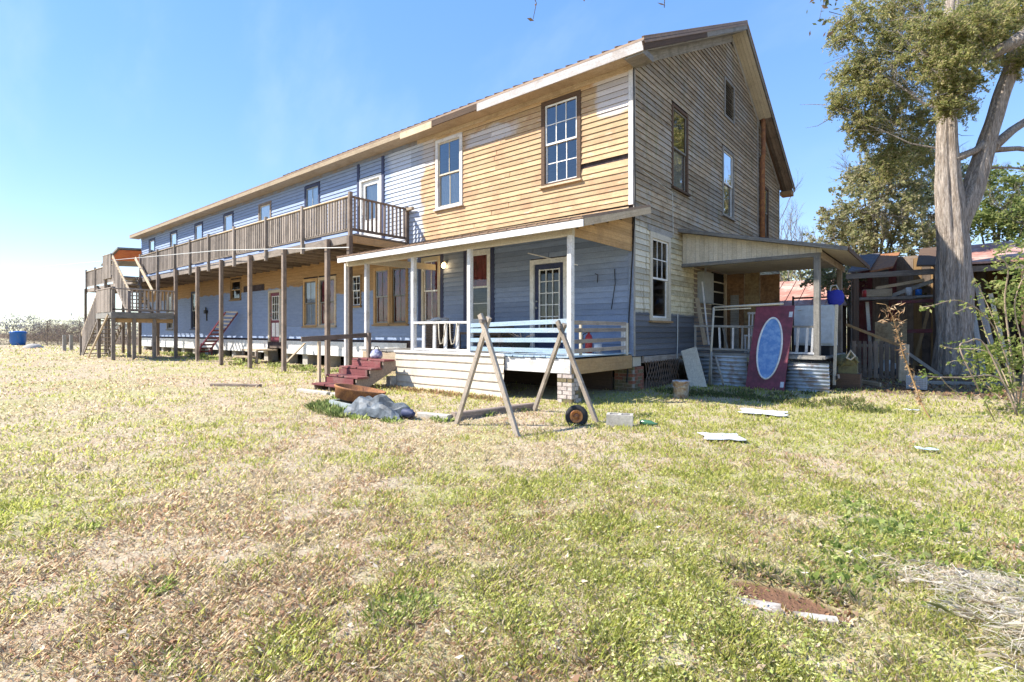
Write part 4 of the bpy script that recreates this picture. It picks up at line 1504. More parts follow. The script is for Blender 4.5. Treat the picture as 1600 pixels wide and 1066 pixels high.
fz = thing('chest_freezer', 'pale blue-grey upright freezer on the lean-to floor behind the post', 'freezer', (2.7, 3.9, .73))
FZ = plain('enamelled freezer', (0.50, 0.56, 0.62), 0.35, 0.5, (0.44, 0.50, 0.56), 2)
MB().box(2.33, 3.12, 3.62, 4.3, .95, 1.88).out('cabinet', FZ, fz)
MB().box(2.34, 3.11, 3.57, 3.615, 1.0, 1.86).out('door', FZ, fz)
MB().box(2.40, 3.05, 3.66, 4.25, .73, .945).out('base', RUBBER, fz)
MB().tube([(2.42, 3.55, 1.78), (2.5, 3.55, 1.78)], .02, 8).out('badge', PAPER, fz)
cr = thing('blue_bag', 'bright blue fabric bag sitting on top of the freezer', 'bag', (3.1, 3.9, 1.88))
mb = MB()
v = []
for k, (r, z) in enumerate(((.12, 0), (.16, .06), (.17, .2), (.14, .33))):
    for i in range(12):
        t = 2 * math.pi * i / 12
        v.append((3.12 + r * math.cos(t) * (1 + .12 * math.sin(3 * t + k)), 3.9 + r * math.sin(t), 1.885 + z + .02 * math.sin(4 * t)))
f = [(k * 12 + i, k * 12 + (i + 1) % 12, (k + 1) * 12 + (i + 1) % 12, (k + 1) * 12 + i) for k in range(3) for i in range(12)]
mk('bag_body', v, f, plain('royal blue cloth', (0.03, 0.04, 0.32), .8, .2), cr, smooth=True)
MB().tube([(3.03, 3.85, 2.2), (3.05, 3.85, 2.32), (3.15, 3.86, 2.34), (3.2, 3.88, 2.22)], .014, 6).out('handle', PAPER, cr)
stick('tall_stake', 'pale upright stake beside the freezer', 'stake', (3.2, 3.2, .1), (3.24, 3.25, 1.86), .06, .04, W_CREAM, (1, 0, 0))
mt = thing('metal_stand', 'dark welded metal stand on the lean-to floor behind the freezer', 'stand', (2.4, 5.0, .73))
for xx in (2.0, 2.5, 2.85):
    MB().tube([(xx, 5.2, .73), (xx, 5.2, 2.2 + .12 * (xx > 2.4))], .025, 6).out('upright', WIREM, mt)
MB().tube([(2.0, 5.2, 2.15), (2.9, 5.2, 2.15)], .025, 6).out('crossbar', WIREM, mt)
MB().tube([(2.0, 5.2, 1.9), (2.9, 5.2, 1.88)], .025, 6).out('crossbar', WIREM, mt)
chr_ = thing('plastic_chair', 'white chair with slatted back standing inside the lean-to', 'chair', (1.35, 4.1, .73))
for a in (1.12, 1.2, 1.5, 1.58):
    plank('upright', (a, 4.3, .73), (a + .02, 4.36, 1.78), .035, .03, W_WHITE, chr_, up=(1, 0, 0))
plank('back_rail', (1.1, 4.35, 1.75), (1.6, 4.35, 1.75), .05, .03, W_WHITE, chr_)
MB().box(1.12, 1.58, 3.95, 4.33, 1.15, 1.19).out('seat', WHITEP, chr_)
for a in (1.14, 1.56):
    plank('leg', (a, 3.98, .73), (a, 3.98, 1.15), .04, .04, W_WHITE, chr_, up=(1, 0, 0))

# ------------------------------------------------------------------ sheds behind
shed = thing('open_shed', 'dark open-fronted shed with patched roof behind the big cedar trunk', 'shed', (4.9, 12.5, 0))
for i, xx in enumerate(np.arange(2.55, 7.3, .62)):
    m = random.choice((SHING, SHING, W_DARK, RUST))
    if i == 2:
        continue  # sheet left out so that light gets into the shed
    if xx > 5.6:
        m = RUSTR
    dz = random.uniform(-.06, .07)
    mb = MB()
    mb.add([(xx, 10.9 - dz * 2, 3.30 + dz), (xx + .64, 10.9 + dz, 3.32 - dz * .5), (xx + .64, 14.6, 4.30 + dz), (xx, 14.6, 4.28 + dz),
            (xx, 10.9 - dz * 2, 3.36 + dz), (xx + .64, 10.9 + dz, 3.38 - dz * .5), (xx + .64, 14.6, 4.36 + dz), (xx, 14.6, 4.34 + dz)], BOXF)
    mb.out('roof_sheet', m, shed)
plank('eave_beam', (2.5, 11.0, 3.16), (7.2, 11.0, 3.18), .18, .08, W_OLD, shed)
for xx in (2.78, 4.9, 6.9):
    plank('post', (xx, 11.05, -.1), (xx, 11.05, 3.1), .16, .15, W_DARK, shed, up=(1, 0, 0))
x = 2.6
while x < 7.2:
    plank('wall_board', (x, 14.3, -.1), (x, 14.3, 4.0), .24, .025, random.choice((W_OLD, W_RAW, W_RED, W_POST)), shed, up=(1, 0, 0))
    x += .25
for y in np.arange(11.2, 14.2, .27):
    plank('side_board', (7.15, y, -.1), (7.15, y, 3.3 + (y - 11) * .27), .25, .025, W_POST, shed, up=(0, 1, 0))
mb = MB()
mb.box(2.5, 7.3, 14.34, 14.38, -.1, 4.1)
mb.box(2.5, 2.54, 12.2, 14.3, -.1, 3.5)
mb.out('backing', W_POST, shed)
plank('shelf', (2.8, 11.6, 2.38), (4.95, 11.6, 2.42), .5, .07, W_GREY, shed, up=(0, 1, 0))
plank('shelf_rail', (2.7, 11.2, 2.40), (4.4, 11.2, 2.38), .09, .05, W_OLD, shed)
plank('shelf_rail', (3.9, 11.18, 2.24), (5.0, 11.18, 2.26), .1, .05, W_RED, shed)
stick('roof_prop', 'grey beam lying diagonally on the shed shelf', 'beam', (3.7, 11.5, 2.46), (5.0, 11.4, 2.98), .12, .08, W_GREY)
stick('shelf_box', 'long tan box on the shed shelf', 'box', (2.95, 11.55, 2.58), (3.75, 11.55, 2.58), .28, .35, W_PALE)
stick('yellow_brace', 'orange board propped diagonally in front of the shed', 'board', (3.08, 6.1, 1.46), (4.2, 6.2, .92), .07, .04, W_RAW)
stick('wood_block_post', 'short pale square post standing in the shed front', 'post', (4.28, 6.25, 0), (4.3, 6.25, .95), .2, .16, W_PALE, (1, 0, 0))
stick('plywood_sheet', 'sheet of plywood leaning inside the shed', 'plywood', (3.75, 10.6, 0.0), (3.75, 10.9, 1.6), .85, .02, OSB2, (1, 0, 0))
for i, (p, q, w, lab, m) in enumerate((
        ((5.95, 9.6, 0), (5.62, 10.9, 3.0), .12, 'long grey board leaning on the shed right of the trunk, leftmost of three', W_GREY),
        ((6.25, 9.6, 0), (5.85, 10.9, 2.7), .14, 'wide grey board leaning on the shed right of the trunk, middle of three', W_OLD),
        ((6.5, 9.7, 0), (6.15, 10.9, 2.4), .10, 'short grey board leaning on the shed right of the trunk, rightmost of three', W_PALE),
        ((3.2, 11.4, 0), (3.05, 11.5, 2.3), .10, 'upright pale batten inside the left end of the shed', W_CREAM),
        ((4.3, 11.3, 0), (4.75, 11.4, 2.2), .09, 'tilted brown batten inside the shed next to the trunk', W_RAW),
        ((3.0, 11.3, 1.25), (4.8, 11.35, 1.3), .12, 'level rusty board across the shed front', W_RED),
        ((3.3, 11.45, 2.75), (4.6, 11.45, 2.95), .1, 'thin board resting high under the shed eave', W_PALE))):
    stick('shed_board', lab, 'board', p, q, w, .03, m, (1, 0, 0) if abs(p[2] - q[2]) > 1 else (0, 0, 1))
for i, (x, z, h, m, lab) in enumerate(((3.0, 2.46, .22, REDPL, 'small red can on the shed shelf'), (4.2, 2.46, .25, PAPER, 'white can on the shed shelf'), (4.45, 2.46, .18, BLUEPL, 'small blue can on the shed shelf'))):
    tag(MB().lathe([(0, 0), (.09, 0), (.09, h), (.07, h + .02), (0, h + .02)], (x, 11.45, z), 12).out('can', m, None, True), lab, 'can')
mw = thing('white_machine', 'small white garden machine standing in the shed', 'machine', (3.75, 8.6, 0))
MB().box(3.6, 4.0, 8.5, 8.9, .12, .34).lathe([(0, .34), (.12, .34), (.12, .44), (0, .44)], (3.8, 8.7, 0), 12).out('housing', STEEL, mw)
for a in (3.58, 4.02):
    MB().lathe([(0, -.03), (.1, -.03), (.1, .03), (0, .03)], (a, 8.5, .1), 12, 'x').out('wheel', RUBBER, mw)
MB().tube([(3.65, 8.9, .3), (3.68, 9.3, .95), (3.92, 9.3, .95), (3.95, 8.9, .3)], .014, 6).out('handle', WIREM, mw)
rs = thing('rusty_roof_shed', 'low outbuilding with a rusty pink tin roof behind the lean-to', 'shed', (.8, 17, 0))
for i in range(9):
    xx = -1.6 + i * .55
    mb = MB()
    mb.add([(xx, 15.6, 2.35), (xx + .56, 15.6, 2.35), (xx + .56, 18.6, 3.75), (xx, 18.6, 3.75), (xx, 15.6, 2.38), (xx + .56, 15.6, 2.38), (xx + .56, 18.6, 3.78), (xx, 18.6, 3.78)], BOXF)
    mb.out('roof_sheet', RUSTR, rs)
    plank('roof_rib', (xx, 15.6, 2.40), (xx, 18.6, 3.80), .03, .04, RUSTR, rs)
x = -1.5
while x < 3.3:
    plank('wall_board', (x, 15.8, -.1), (x, 15.8, 2.4), .29, .025, W_DARK, rs, up=(1, 0, 0))
    x += .3
# short picket fence and scrap beside the lean-to
pf = thing('picket_panel', 'dark brown picket panel right of the lean-to post', 'fence panel', (3.6, 6.6, 0))
for i in range(9):
    plank('picket', (3.2 + i * .12, 6.6, .05), (3.2 + i * .12, 6.62, 1.02), .09, .02, W_POST, pf, up=(1, 0, 0))
plank('rail', (3.15, 6.63, .9), (4.2, 6.63, .9), .07, .04, W_OLD, pf)
for i, (p, q, lab, m) in enumerate((
        ((2.75, 5.6, .12), (3.95, 4.35, .06), 'pale pole lying on the dirt right of the corrugated sheet', W_PALE),
        ((4.3, 6.8, .75), (5.0, 7.6, .10), 'grey stick leaning near the trunk foot', W_GREY),
        ((4.55, 5.6, .06), (6.1, 6.3, .05), 'flat grey plank lying in front of the cedar trunk', W_GREY),
        ((3.0, 3.6, .06), (3.3, 3.1, .30), 'short tilted board beside the corrugated sheet', W_OLD))):
    stick('scrap_board', lab, 'board', p, q, .09, .04, m)
wd = thing('wooden_figure', 'pale cut-out wooden piece standing among the scrap near the lean-to', 'wooden piece', (3.35, 4.6, 0))
v = []
pf2 = [(0, 0), (.34, 0), (.36, .12), (.24, .16), (.30, .26), (.28, .36), (.18, .38), (.12, .30), (.06, .42), (.02, .30), (.05, .16)]
for yy in (4.6, 4.65):
    v += [(3.2 + a, yy, b + .02) for a, b in pf2]
n = len(pf2)
mk('body', v, [tuple(range(n))[::-1], tuple(range(n, 2 * n))] + [(i, (i + 1) % n, n + (i + 1) % n, n + i) for i in range(n)], W_PALE, wd)
gr = thing('wire_crate', 'white wire grid crate on the ground before the cedar trunk', 'crate', (4.6, 4.3, 0))
mb = MB()
for i in range(8):
    mb.box(4.42 + i * .05, 4.43 + i * .05, 4.2, 4.21, .02, .30)
    mb.box(4.42, 4.78, 4.2, 4.21, .02 + i * .04, .03 + i * .04)
mb.out('grid', PAPER, gr)
MB().box(4.42, 4.78, 4.22, 4.5, .02, .28).out('body', STEEL, gr)
jk = thing('rusty_motor', 'greenish old engine part lying at the lean-to corner', 'engine part', (3.35, 3.4, 0))
OLIVE = plain('olive painted iron', (.16, .15, .07), .7, .3, (.10, .09, .05), 12)
mb = MB().lathe([(0, -.2), (.12, -.2), (.15, -.1), (.15, .1), (.1, .2), (0, .2)], (3.4, 3.5, .62), 12, 'x').box(3.25, 3.6, 3.4, 3.6, .35, .55).tube([(3.3, 3.4, .5), (3.5, 3.3, .8), (3.62, 3.4, .6)], .03, 7)
mb.out('casing', OLIVE, jk, False)
MB().tube([(3.42, 3.28, .7), (3.5, 3.26, .86), (3.58, 3.27, .74), (3.5, 3.28, .66), (3.42, 3.28, .7)], .02, 6).out('ring', W_CREAM, jk)
MB().box(3.2, 3.66, 3.35, 3.7, 0, .35).out('block', W_DARK, jk)

# ------------------------------------------------------------------ things in the yard
def a_frame(label, f0, f1, top, off):
    o = thing('a_frame_stand', label, 'A-frame', ((f0[0] + f1[0]) / 2, (f0[1] + f1[1]) / 2, 0), 'A-frame stands on the lawn')
    d = Vector((f1[0] - f0[0], f1[1] - f0[1], 0)).normalized()
    t = Vector((top[0], top[1], top[2]))
    plank('leg', (f0[0], f0[1], -.03), t + d * .05 + Vector((0, off, .0)), .075, .045, W_AF, o, up=tuple(d))
    plank('leg', (f1[0], f1[1], -.03), t - d * .06 + Vector((0, -off, .04)), .075, .045, W_AF, o, up=tuple(d))
    plank('crosspiece', t + Vector((-.02, .10, -.06)), t + Vector((.03, -.12, -.05)), .05, .04, W_OLD, o)


a_frame('wooden A-frame stand in front of the cream skirt', (-.15, -5.07), (1.06, -5.21), (.45, -5.14, 1.45), .03)
a_frame('wooden A-frame stand in front of the pale brick pier', (-.03, -3.46), (1.41, -3.91), (.66, -3.69, 1.38), .03)

wh = thing('wheel', 'small black wheel with orange rim standing on the grass', 'wheel', (1.28, -4.25, 0))
Mw = Matrix.Translation((1.28, -4.25, .145)) @ Matrix.Rotation(math.radians(28), 4, 'Z') @ Matrix.Rotation(math.radians(-8), 4, 'X')


def lathe_obj(name, prof, mat, parent, M, n=28):
    mb = MB().lathe(prof, (0, 0, 0), n, 'y')
    return mk(name, mb.v, mb.f, mat, parent, M, True)


lathe_obj('tyre', [(.085, -.04), (.1, -.05), (.135, -.045), (.15, -.025), (.152, 0), (.15, .025), (.135, .045), (.1, .05), (.085, .04)], RUBBER, wh, Mw)
lathe_obj('rim', [(.03, -.02), (.055, -.028), (.062, -.042), (.078, -.048), (.086, -.042), (.086, .04), (.06, .03)], plain('orange rim', (.55, .22, .06), .5, .4, (.3, .1, .04), 20), wh, Mw)
lathe_obj('hub', [(0, -.05), (.02, -.05), (.024, -.03), (.05, -.022), (.05, .02)], RUST, wh, Mw)

cb = thing('concrete_block', 'cream concrete block lying on the grass right of the wheel', 'block', (1.75, -3.85, 0))
Mc = Matrix.Translation((1.72, -3.88, .085)) @ Matrix.Rotation(math.radians(24), 4, 'Z')
mb = MB()
for q in ((-.17, .17, -.1, -.065), (-.17, .17, .065, .1), (-.17, -.13, -.065, .065), (.13, .17, -.065, .065), (-.02, .02, -.065, .065)):
    mb.box(q[0], q[1], q[2], q[3], -.1, .09)
mk('block', mb.v, mb.f, CONC, cb, Mc)
tag(MB().lathe([(0, -.11), (.035, -.11), (.04, -.09), (.04, .04), (.015, .09), (.015, .13), (0, .13)], (2.0, -3.62, .05), 12, 'x').out('glass_bottle', plain('green bottle glass', (.05, .13, .07), .15, .5), None, True), 'green bottle lying next to the concrete block', 'bottle')
bk = thing('paint_bucket', 'white paint bucket with brown stains below the mesh screen', 'bucket', (1.16, -.35, 0))
BUC = plain('stained white plastic', (.62, .64, .66), .5, .4, (.36, .22, .13), 6)
MB().lathe([(0, 0), (.13, 0), (.155, .33), (.165, .33), (.165, .35), (.145, .35), (.12, .03), (0, .03)], (1.16, -.35, -.02), 20).out('pail', BUC, bk, True)
MB().tube([(1.0, -.37, .31), (1.05, -.53, .24), (1.16, -.58, .2), (1.27, -.53, .24), (1.32, -.37, .31)], .005, 5).out('handle', STEEL, bk)


def crumple(name, label, cat, c, sx, sy, rot, mat, amp=.03, n=9, thick=.006):
    v, f = [], []
    cr_, sr = math.cos(rot), math.sin(rot)
    for i in range(n + 1):
        for j in range(n + 1):
            a, b = (i / n - .5) * sx * (1 + .12 * math.sin(j * 1.7)), (j / n - .5) * sy * (1 + .14 * math.sin(i * 1.3 + 1))
            X, Y = c[0] + a * cr_ - b * sr, c[1] + a * sr + b * cr_
            v.append((X, Y, GZ(X, Y) + .03 + random.random() * amp))
    for i in range(n):
        for j in range(n):
            p = i * (n + 1) + j
            f.append((p, p + 1, p + n + 2, p + n + 1))
    o = mk(name, v, f, mat, None)
    m = o.modifiers.new('thickness', 'SOLIDIFY')
    m.thickness = thick
    return tag(o, label, cat)


crumple('paper_sheet', 'crumpled pale grey sheet lying flat on the lawn below the wheel level', 'sheet', (3.04, -3.9), .42, .34, .6, PAPER, .012, 5)
crumple('broken_panel', 'broken white panel pieces on the lawn before the corrugated sheets', 'panel', (2.9, -1.5), .62, .45, .2, PAPER, .014, 6)
crumple('blue_wrapper', 'small pale blue wrapper on the green lawn at the right', 'litter', (4.89, -3.15), .17, .11, .3, plain('pale blue plastic', (.48, .64, .74), .4, .4), .02, 4)
crumple('paper_scrap', 'tiny white scrap on the lawn beside the dead stalk', 'litter', (4.65, .3), .2, .12, 1.0, PAPER, .02, 4)

# rusty tub with tarpaulin
tub = thing('rusty_tub', 'rusty round tub set in a pale plastic box beside the steps', 'tub', (-2.75, -4.95, 0))
Mt = Matrix.Translation((-2.55, -5.0, .12)) @ Matrix.Rotation(math.radians(-9), 4, 'X') @ Matrix.Rotation(math.radians(6), 4, 'Y')
mb = MB().lathe([(.02, .02), (.36, .02), (.40, .20), (.43, .20), (.43, .175), (.41, .16), (.38, 0), (.02, 0)], (0, 0, 0), 26)
mk('basin', mb.v, mb.f, RUST, tub, Mt, True)
mb = MB()
for a, b in (((-.42, -.3), (.48, -.38)), ((-.42, -.3), (-.46, .3)), ((-.46, .3), (.4, .34)), ((.4, .34), (.48, -.38))):
    mb.beam((a[0] * .9, a[1] * .9, .04), (b[0] * .9, b[1] * .9, .03), .17, .05)
mk('box', mb.v, mb.f, plain('weathered grey plastic', (.36, .40, .42), .6, .3, (.26, .30, .27), 8), tub, Matrix.Translation((-2.5, -5.05, 0)))
tp = MB()
n = 14
v, f = [], []
for i in range(n + 1):
    for j in range(n + 1):
        s, t = i / n * 2 - 1, j / n * 2 - 1
        X = -1.55 + s * .55 + .08 * math.sin(t * 5)
        Y = -5.33 + t * .22 + s * .1
        h = max(0.0, (1 - s * s)) ** .7 * max(0.0, 1 - t * t) ** .6 * .26
        h += .045 * math.sin(s * 9 + t * 3) * (1 - t * t) + .03 * math.sin(s * 4 - t * 8) + random.uniform(-.022, .022)
        v.append((X, Y, max(h, 0.0) + .01))
for i in range(n):
    for j in range(n):
        p = i * (n + 1) + j
        f.append((p, p + n + 1, p + n + 2, p + 1))
TARP = plain('grey blue tarpaulin', (.115, .135, .155), .55, .3, (.035, .045, .055), 5, .2)
tag(mk('tarpaulin_bundle', v, f, TARP, None, smooth=False), 'crumpled grey-blue tarpaulin lying beside the rusty tub', 'tarpaulin')
tag(MB().lathe([(0, -.1), (.06, -.1), (.065, -.08), (.065, .05), (.03, .09), (.03, .12), (0, .12)], (-.98, -5.22, .08), 12, 'x').out('blue_jug', NAVY, None, True), 'dark blue jug lying at the end of the tarpaulin', 'jug')
ket = thing('enamel_kettle', 'small blue and white kettle on the top red step', 'kettle', (-5.2, -2.75, .65))
MB().lathe([(0, 0), (.13, 0), (.15, .06), (.12, .15), (.06, .19), (0, .2)], (-5.15, -2.75, .66), 16).out('body', plain('blue enamel', (.16, .17, .34), .35, .5, (.6, .6, .64), 9), ket, True)
MB().tube([(-5.26, -2.75, .82), (-5.2, -2.75, .92), (-5.1, -2.75, .92), (-5.04, -2.75, .82)], .012, 6).out('handle', RUBBER, ket)

# edging round the flower bed
for i, (p, q, lab) in enumerate((((-5.5, -4.45, .02), (-4.4, -4.42, .02), 'leftmost white concrete edging piece below the red steps'),
                                 ((-4.3, -4.40, .02), (-3.4, -4.46, .03), 'white concrete edging piece left of the rusty tub'),
                                 ((-1.0, -4.98, .02), (-.42, -4.93, .03), 'white concrete edging piece ending at the A-frame foot'))):
    stick('edging_stone', lab, 'edging', p, q, .09, .12, CONC)
stick('landscape_timber', 'dark landscape timber between the feet of the two A-frame stands', 'timber', (-.40, -4.88, .04), (-.10, -3.36, .05), .13, .12, W_POST)
stick('lying_board', 'grey board lying in the weeds left of the steps', 'board', (-8.1, -5.2, .03), (-6.95, -4.6, .04), .07, .1, W_POST)
stick('propped_board', 'pale board propped against the white skirt below the maroon door', 'board', (-12.6, -1.3, 0), (-12.9, -.25, .85), .11, .035, W_PALE, (1, 0, 0))
# small wooden step at the maroon door
ds = thing('door_step_stand', 'small wooden step below the maroon door under the balcony', 'step', (-15.9, -.5, 0))
MB().box(-16.6, -15.3, -.9, -.1, .52, .58).out('tread', W_PALE, ds)
MB().box(-16.6, -15.3, -1.2, -.9, .28, .33).out('tread', W_PALE, ds)
for xx in (-16.5, -15.4):
    plank('leg', (xx, -.85, .0), (xx, -.85, .52), .09, .09, W_OLD, ds, up=(1, 0, 0))
# red slatted lounger leaning on the wall
rl = thing('red_lounger', 'red slatted folding lounger leaning on the blue wall under the balcony', 'lounger', (-20, -.6, 0))
for yy in (-1.0, -.5):
    plank('side_rail', (-20.9, yy, .35), (-18.6, yy + .3, 2.1), .07, .04, MAROON, rl)
for i in range(12):
    t = i / 11
    m = W_RED if i < 7 else W_WHITE
    plank('slat', (-20.9 + 2.3 * t, -1.0 + .3 * t, .37 + 1.75 * t), (-20.9 + 2.3 * t, -.5 + .3 * t, .37 + 1.75 * t), .1, .02, m, rl, up=(.8, 0, .6))
for yy in (-1.0, -.5):
    plank('leg', (-20.7, yy, .05), (-20.4, yy, .75), .05, .04, MAROON, rl, up=(1, 0, 0))
fx = thing('wall_lantern', 'black lantern fixed to the blue wall near the staircase', 'lantern', (-22.4, -.1, 2.2))
MB().box(-22.5, -22.3, -.14, -.02, 2.15, 2.32).tube([(-22.4, -.08, 2.3), (-22.4, -.08, 2.45)], .03, 6).out('lantern_body', WIREM, fx)
MB().box(-22.44, -22.36, -.06, -.024, 1.8, 2.15).out('plate', WIREM, fx)

# far left: blue bin, gate posts, rock
bn = thing('blue_bin', 'large blue plastic bin on the far left of the lawn', 'bin', (-53, -2.9, .18))
MB().lathe([(0, 0), (.44, 0), (.48, .3), (.5, .34), (.5, .98), (.53, 1.0), (.53, 1.1), (.44, 1.1)], (-53, -2.9, .15), 20).out('barrel', BLUEPL, bn, True)
MB().lathe([(.55, 1.08), (.55, 1.13), (.4, 1.18), (0, 1.2)], (-53, -2.9, .15), 20).out('lid', BLUEPL, bn, True)
gt = thing('garden_arch', 'thin old garden arch frame in the brush left of the staircase', 'arch', (-46, -.9, .2))
for yy in (-2.2, -.3):
    MB().tube([(-46, yy, .1), (-46, yy, 2.1)], .035, 6).out('upright', W_POST, gt)
MB().tube([(-46, -2.2, 2.08), (-46, -.3, 2.1)], .025, 6).out('lintel', W_POST, gt)
for i, yy in enumerate((-3.1, -2.65)):
    stick('fence_post', ('short grey fence post left of the staircase foot, nearer the house', 'short grey fence post left of the staircase foot, farther from the house')[i], 'post', (-33.5 - i * .8, yy - .3, .1), (-33.5 - i * .8, yy - .3, 1.1), .16, .16, W_GREY, (1, 0, 0))
rk = MB()
rk.lathe([(0, .32), (.3, .28), (.55, .12), (.6, -.05)], (-43, -3.4, .15), 9)
tag(rk.out('pale_rock', CONC, None, True), 'pale rock on the lawn in front of the blue bin', 'rock')
tag(MB().tube([(-70, -7.5, 6.5), (-40, -4.0, 5.35), (-25, -2.6, 4.75), (-15, -2.3, 4.2), (-7.1, -2.2, 3.5)], .014, 5).out('service_wire', WIREG), 'thin service wire crossing from the left edge to the porch roof', 'wire')
# clay hollow with concrete fragments
for i, (p, q, w, lab) in enumerate((((4.18, -7.62, .0), (4.45, -7.56, .015), .10, 'longer broken concrete piece at the edge of the clay hollow'),
                                    ((4.50, -7.55, .0), (4.66, -7.50, .01), .07, 'shorter broken concrete piece at the edge of the clay hollow'))):
    stick('concrete_fragment', lab, 'concrete', p, q, .035, w * .7, CONCD)

# ------------------------------------------------------------------ vegetation helpers
FWD = Vector((-math.sin(YAW), math.cos(YAW), 0))
RGT = Vector((math.cos(YAW), math.sin(YAW), 0))


def at(px, py, d):
    """world point seen at photo pixel (px, py), d metres in front of the photographer"""
    return CAM + FWD * d + RGT * ((px - 800) / 814 * d) + Vector((0, 0, 1)) * (-(py - 519) / 814 * d)


def fast_mesh(name, V, F, cols, mat, parent=None):
    """V (n,3), F (m,k) indices, cols (n,3) per vertex"""
    me = bpy.data.meshes.new(name)
    n, (m, k) = len(V), F.shape
    me.vertices.add(n)
    me.vertices.foreach_set('co', np.ascontiguousarray(V, np.float32).ravel())
    me.loops.add(m * k)
    me.loops.foreach_set('vertex_index', np.ascontiguousarray(F, np.int32).ravel())
    me.polygons.add(m)
    me.polygons.foreach_set('loop_start', np.arange(0, m * k, k, dtype=np.int32))
    me.polygons.foreach_set('loop_total', np.full(m, k, np.int32))
    me.update(calc_edges=True)
    ca = me.color_attributes.new('Col', 'FLOAT_COLOR', 'POINT')
    c4 = np.ones((n, 4), np.float32)
    c4[:, :3] = cols
    ca.data.foreach_set('color', c4.ravel())
    me.materials.append(mat)
    o = bpy.data.objects.new(name, me)
    return link(o, parent, Matrix.Identity(4))


def rand_dirs(n):
    v = RNG.normal(size=(n, 3))
    return v / np.linalg.norm(v, axis=1, keepdims=True)


def pick(pal, n, jit=.18):
    pal = np.array(pal)
    c = pal[RNG.integers(0, len(pal), n)]
    return np.clip(c * (1 + RNG.uniform(-jit, jit, (n, 1))), 0, 1)


def leaves(P, size, asp, pal, droop=0.0, up=0.0):
    """one diamond leaf per point"""
    n = len(P)
    d = rand_dirs(n)
    d[:, 2] = d[:, 2] * .8 - droop + up
    d /= np.linalg.norm(d, axis=1, keepdims=True)
    s = np.cross(d, rand_dirs(n))
    s /= np.linalg.norm(s, axis=1, keepdims=True) + 1e-9
    L = size * RNG.uniform(.6, 1.4, (n, 1))
    w = L * asp
    V = np.stack([P - d * L * .5, P + s * w * .5, P + d * L * .5, P - s * w * .5], 1).reshape(-1, 3)
    F = np.arange(n * 4).reshape(n, 4)
    return V, F, np.repeat(pick(pal, n), 4, axis=0)


def cloud(clumps, n, sub=22, spread=.2):
    """points gathered along short drooping sprays inside ellipsoids; clumps = [(centre, (rx, ry, rz), weight)]"""
    w = np.array([c[2] for c in clumps], float)
    cnt = (n * w / w.sum()).astype(int)
    out = []
    for (c, r, _), k in zip(clumps, cnt):
        m = max(6, int(sub * (r[0] * r[1] * r[2]) ** (1 / 3) * 3))
        cd = rand_dirs(m) * (RNG.random((m, 1)) ** .42)
        cc = np.array(c) + cd * np.array(r)
        ax = cd * .9 + rand_dirs(m) * .7 + np.array([0, 0, -.15])
        ax /= np.linalg.norm(ax, axis=1, keepdims=True)
        ln = spread * RNG.uniform(1.5, 4.0, m)
        wt = RNG.random(m) ** 1.5 + .15
        i = RNG.choice(m, k, p=wt / wt.sum())
        t = RNG.uniform(-.5, .5, k)
        q = cc[i] + ax[i] * (ln[i] * t)[:, None]
        q[:, 2] -= .35 * spread * (t + .5) ** 2
        out.append(q + RNG.normal(size=(k, 3)) * (spread * .38 * (.8 - t))[:, None])
    return np.concatenate(out)


LEAF = attr_mat('leaf green', .6, .58)
GRASS = attr_mat('grass blades', .85, .6, .1)
LITTER = attr_mat('dead leaves', .8, .25)
BARKC = None


def bark(name, a, b):
    g = G(name, .95, .1)
    st_ = g.noise(g.map(g.pos(), (9, 9, .9)), 2.2, 6, .7)
    fb = g.noise(g.map(g.pos(), (30, 30, 3)), 2.0, 4, .7)
    col = g.mix(g.step(st_, .35, .62), a, b)
    col = g.val(col, g.step(fb, .25, .75, .6, 1.35))
    g.bump(g.math('ADD', st_, fb), 1.0, .09)
    return g.done(col)


BARK = bark('cedar bark', (.68, .59, .51), (.36, .29, .235))
BARKG = bark('grey bark', (.36, .32, .28), (.22, .19, .165))

def bare(mb, p, d, L, r, depth, spread=.55, taper=.62):
    p = Vector(p)
    d = Vector(d).normalized()
    m = p + d * L * .5 + Vector((random.uniform(-1, 1), random.uniform(-1, 1), random.uniform(-.3, .5))) * L * .07
    e = p + d * L + Vector((random.uniform(-1, 1), random.uniform(-1, 1), 0)) * L * .08
    mb.tube([p, m, e], [r, r * .85, r * .68], 4 if depth > 2 else 3, False)
    if depth <= 0:
        return
    for k in range(random.choice((2, 2, 3))):
        nd = (d + Vector((random.uniform(-1, 1), random.uniform(-1, 1), random.uniform(-.25, .7))) * spread).normalized()
        q = e if k < 2 else m
        bare(mb, q, nd, L * random.uniform(.62, .82), r * taper, depth - 1, spread, taper)


# ------------------------------------------------------------------ big cedar
ced = thing('cedar_tree', 'huge old cedar with twin furrowed trunks beside the shed', 'tree', (5.3, 10.2, 0))


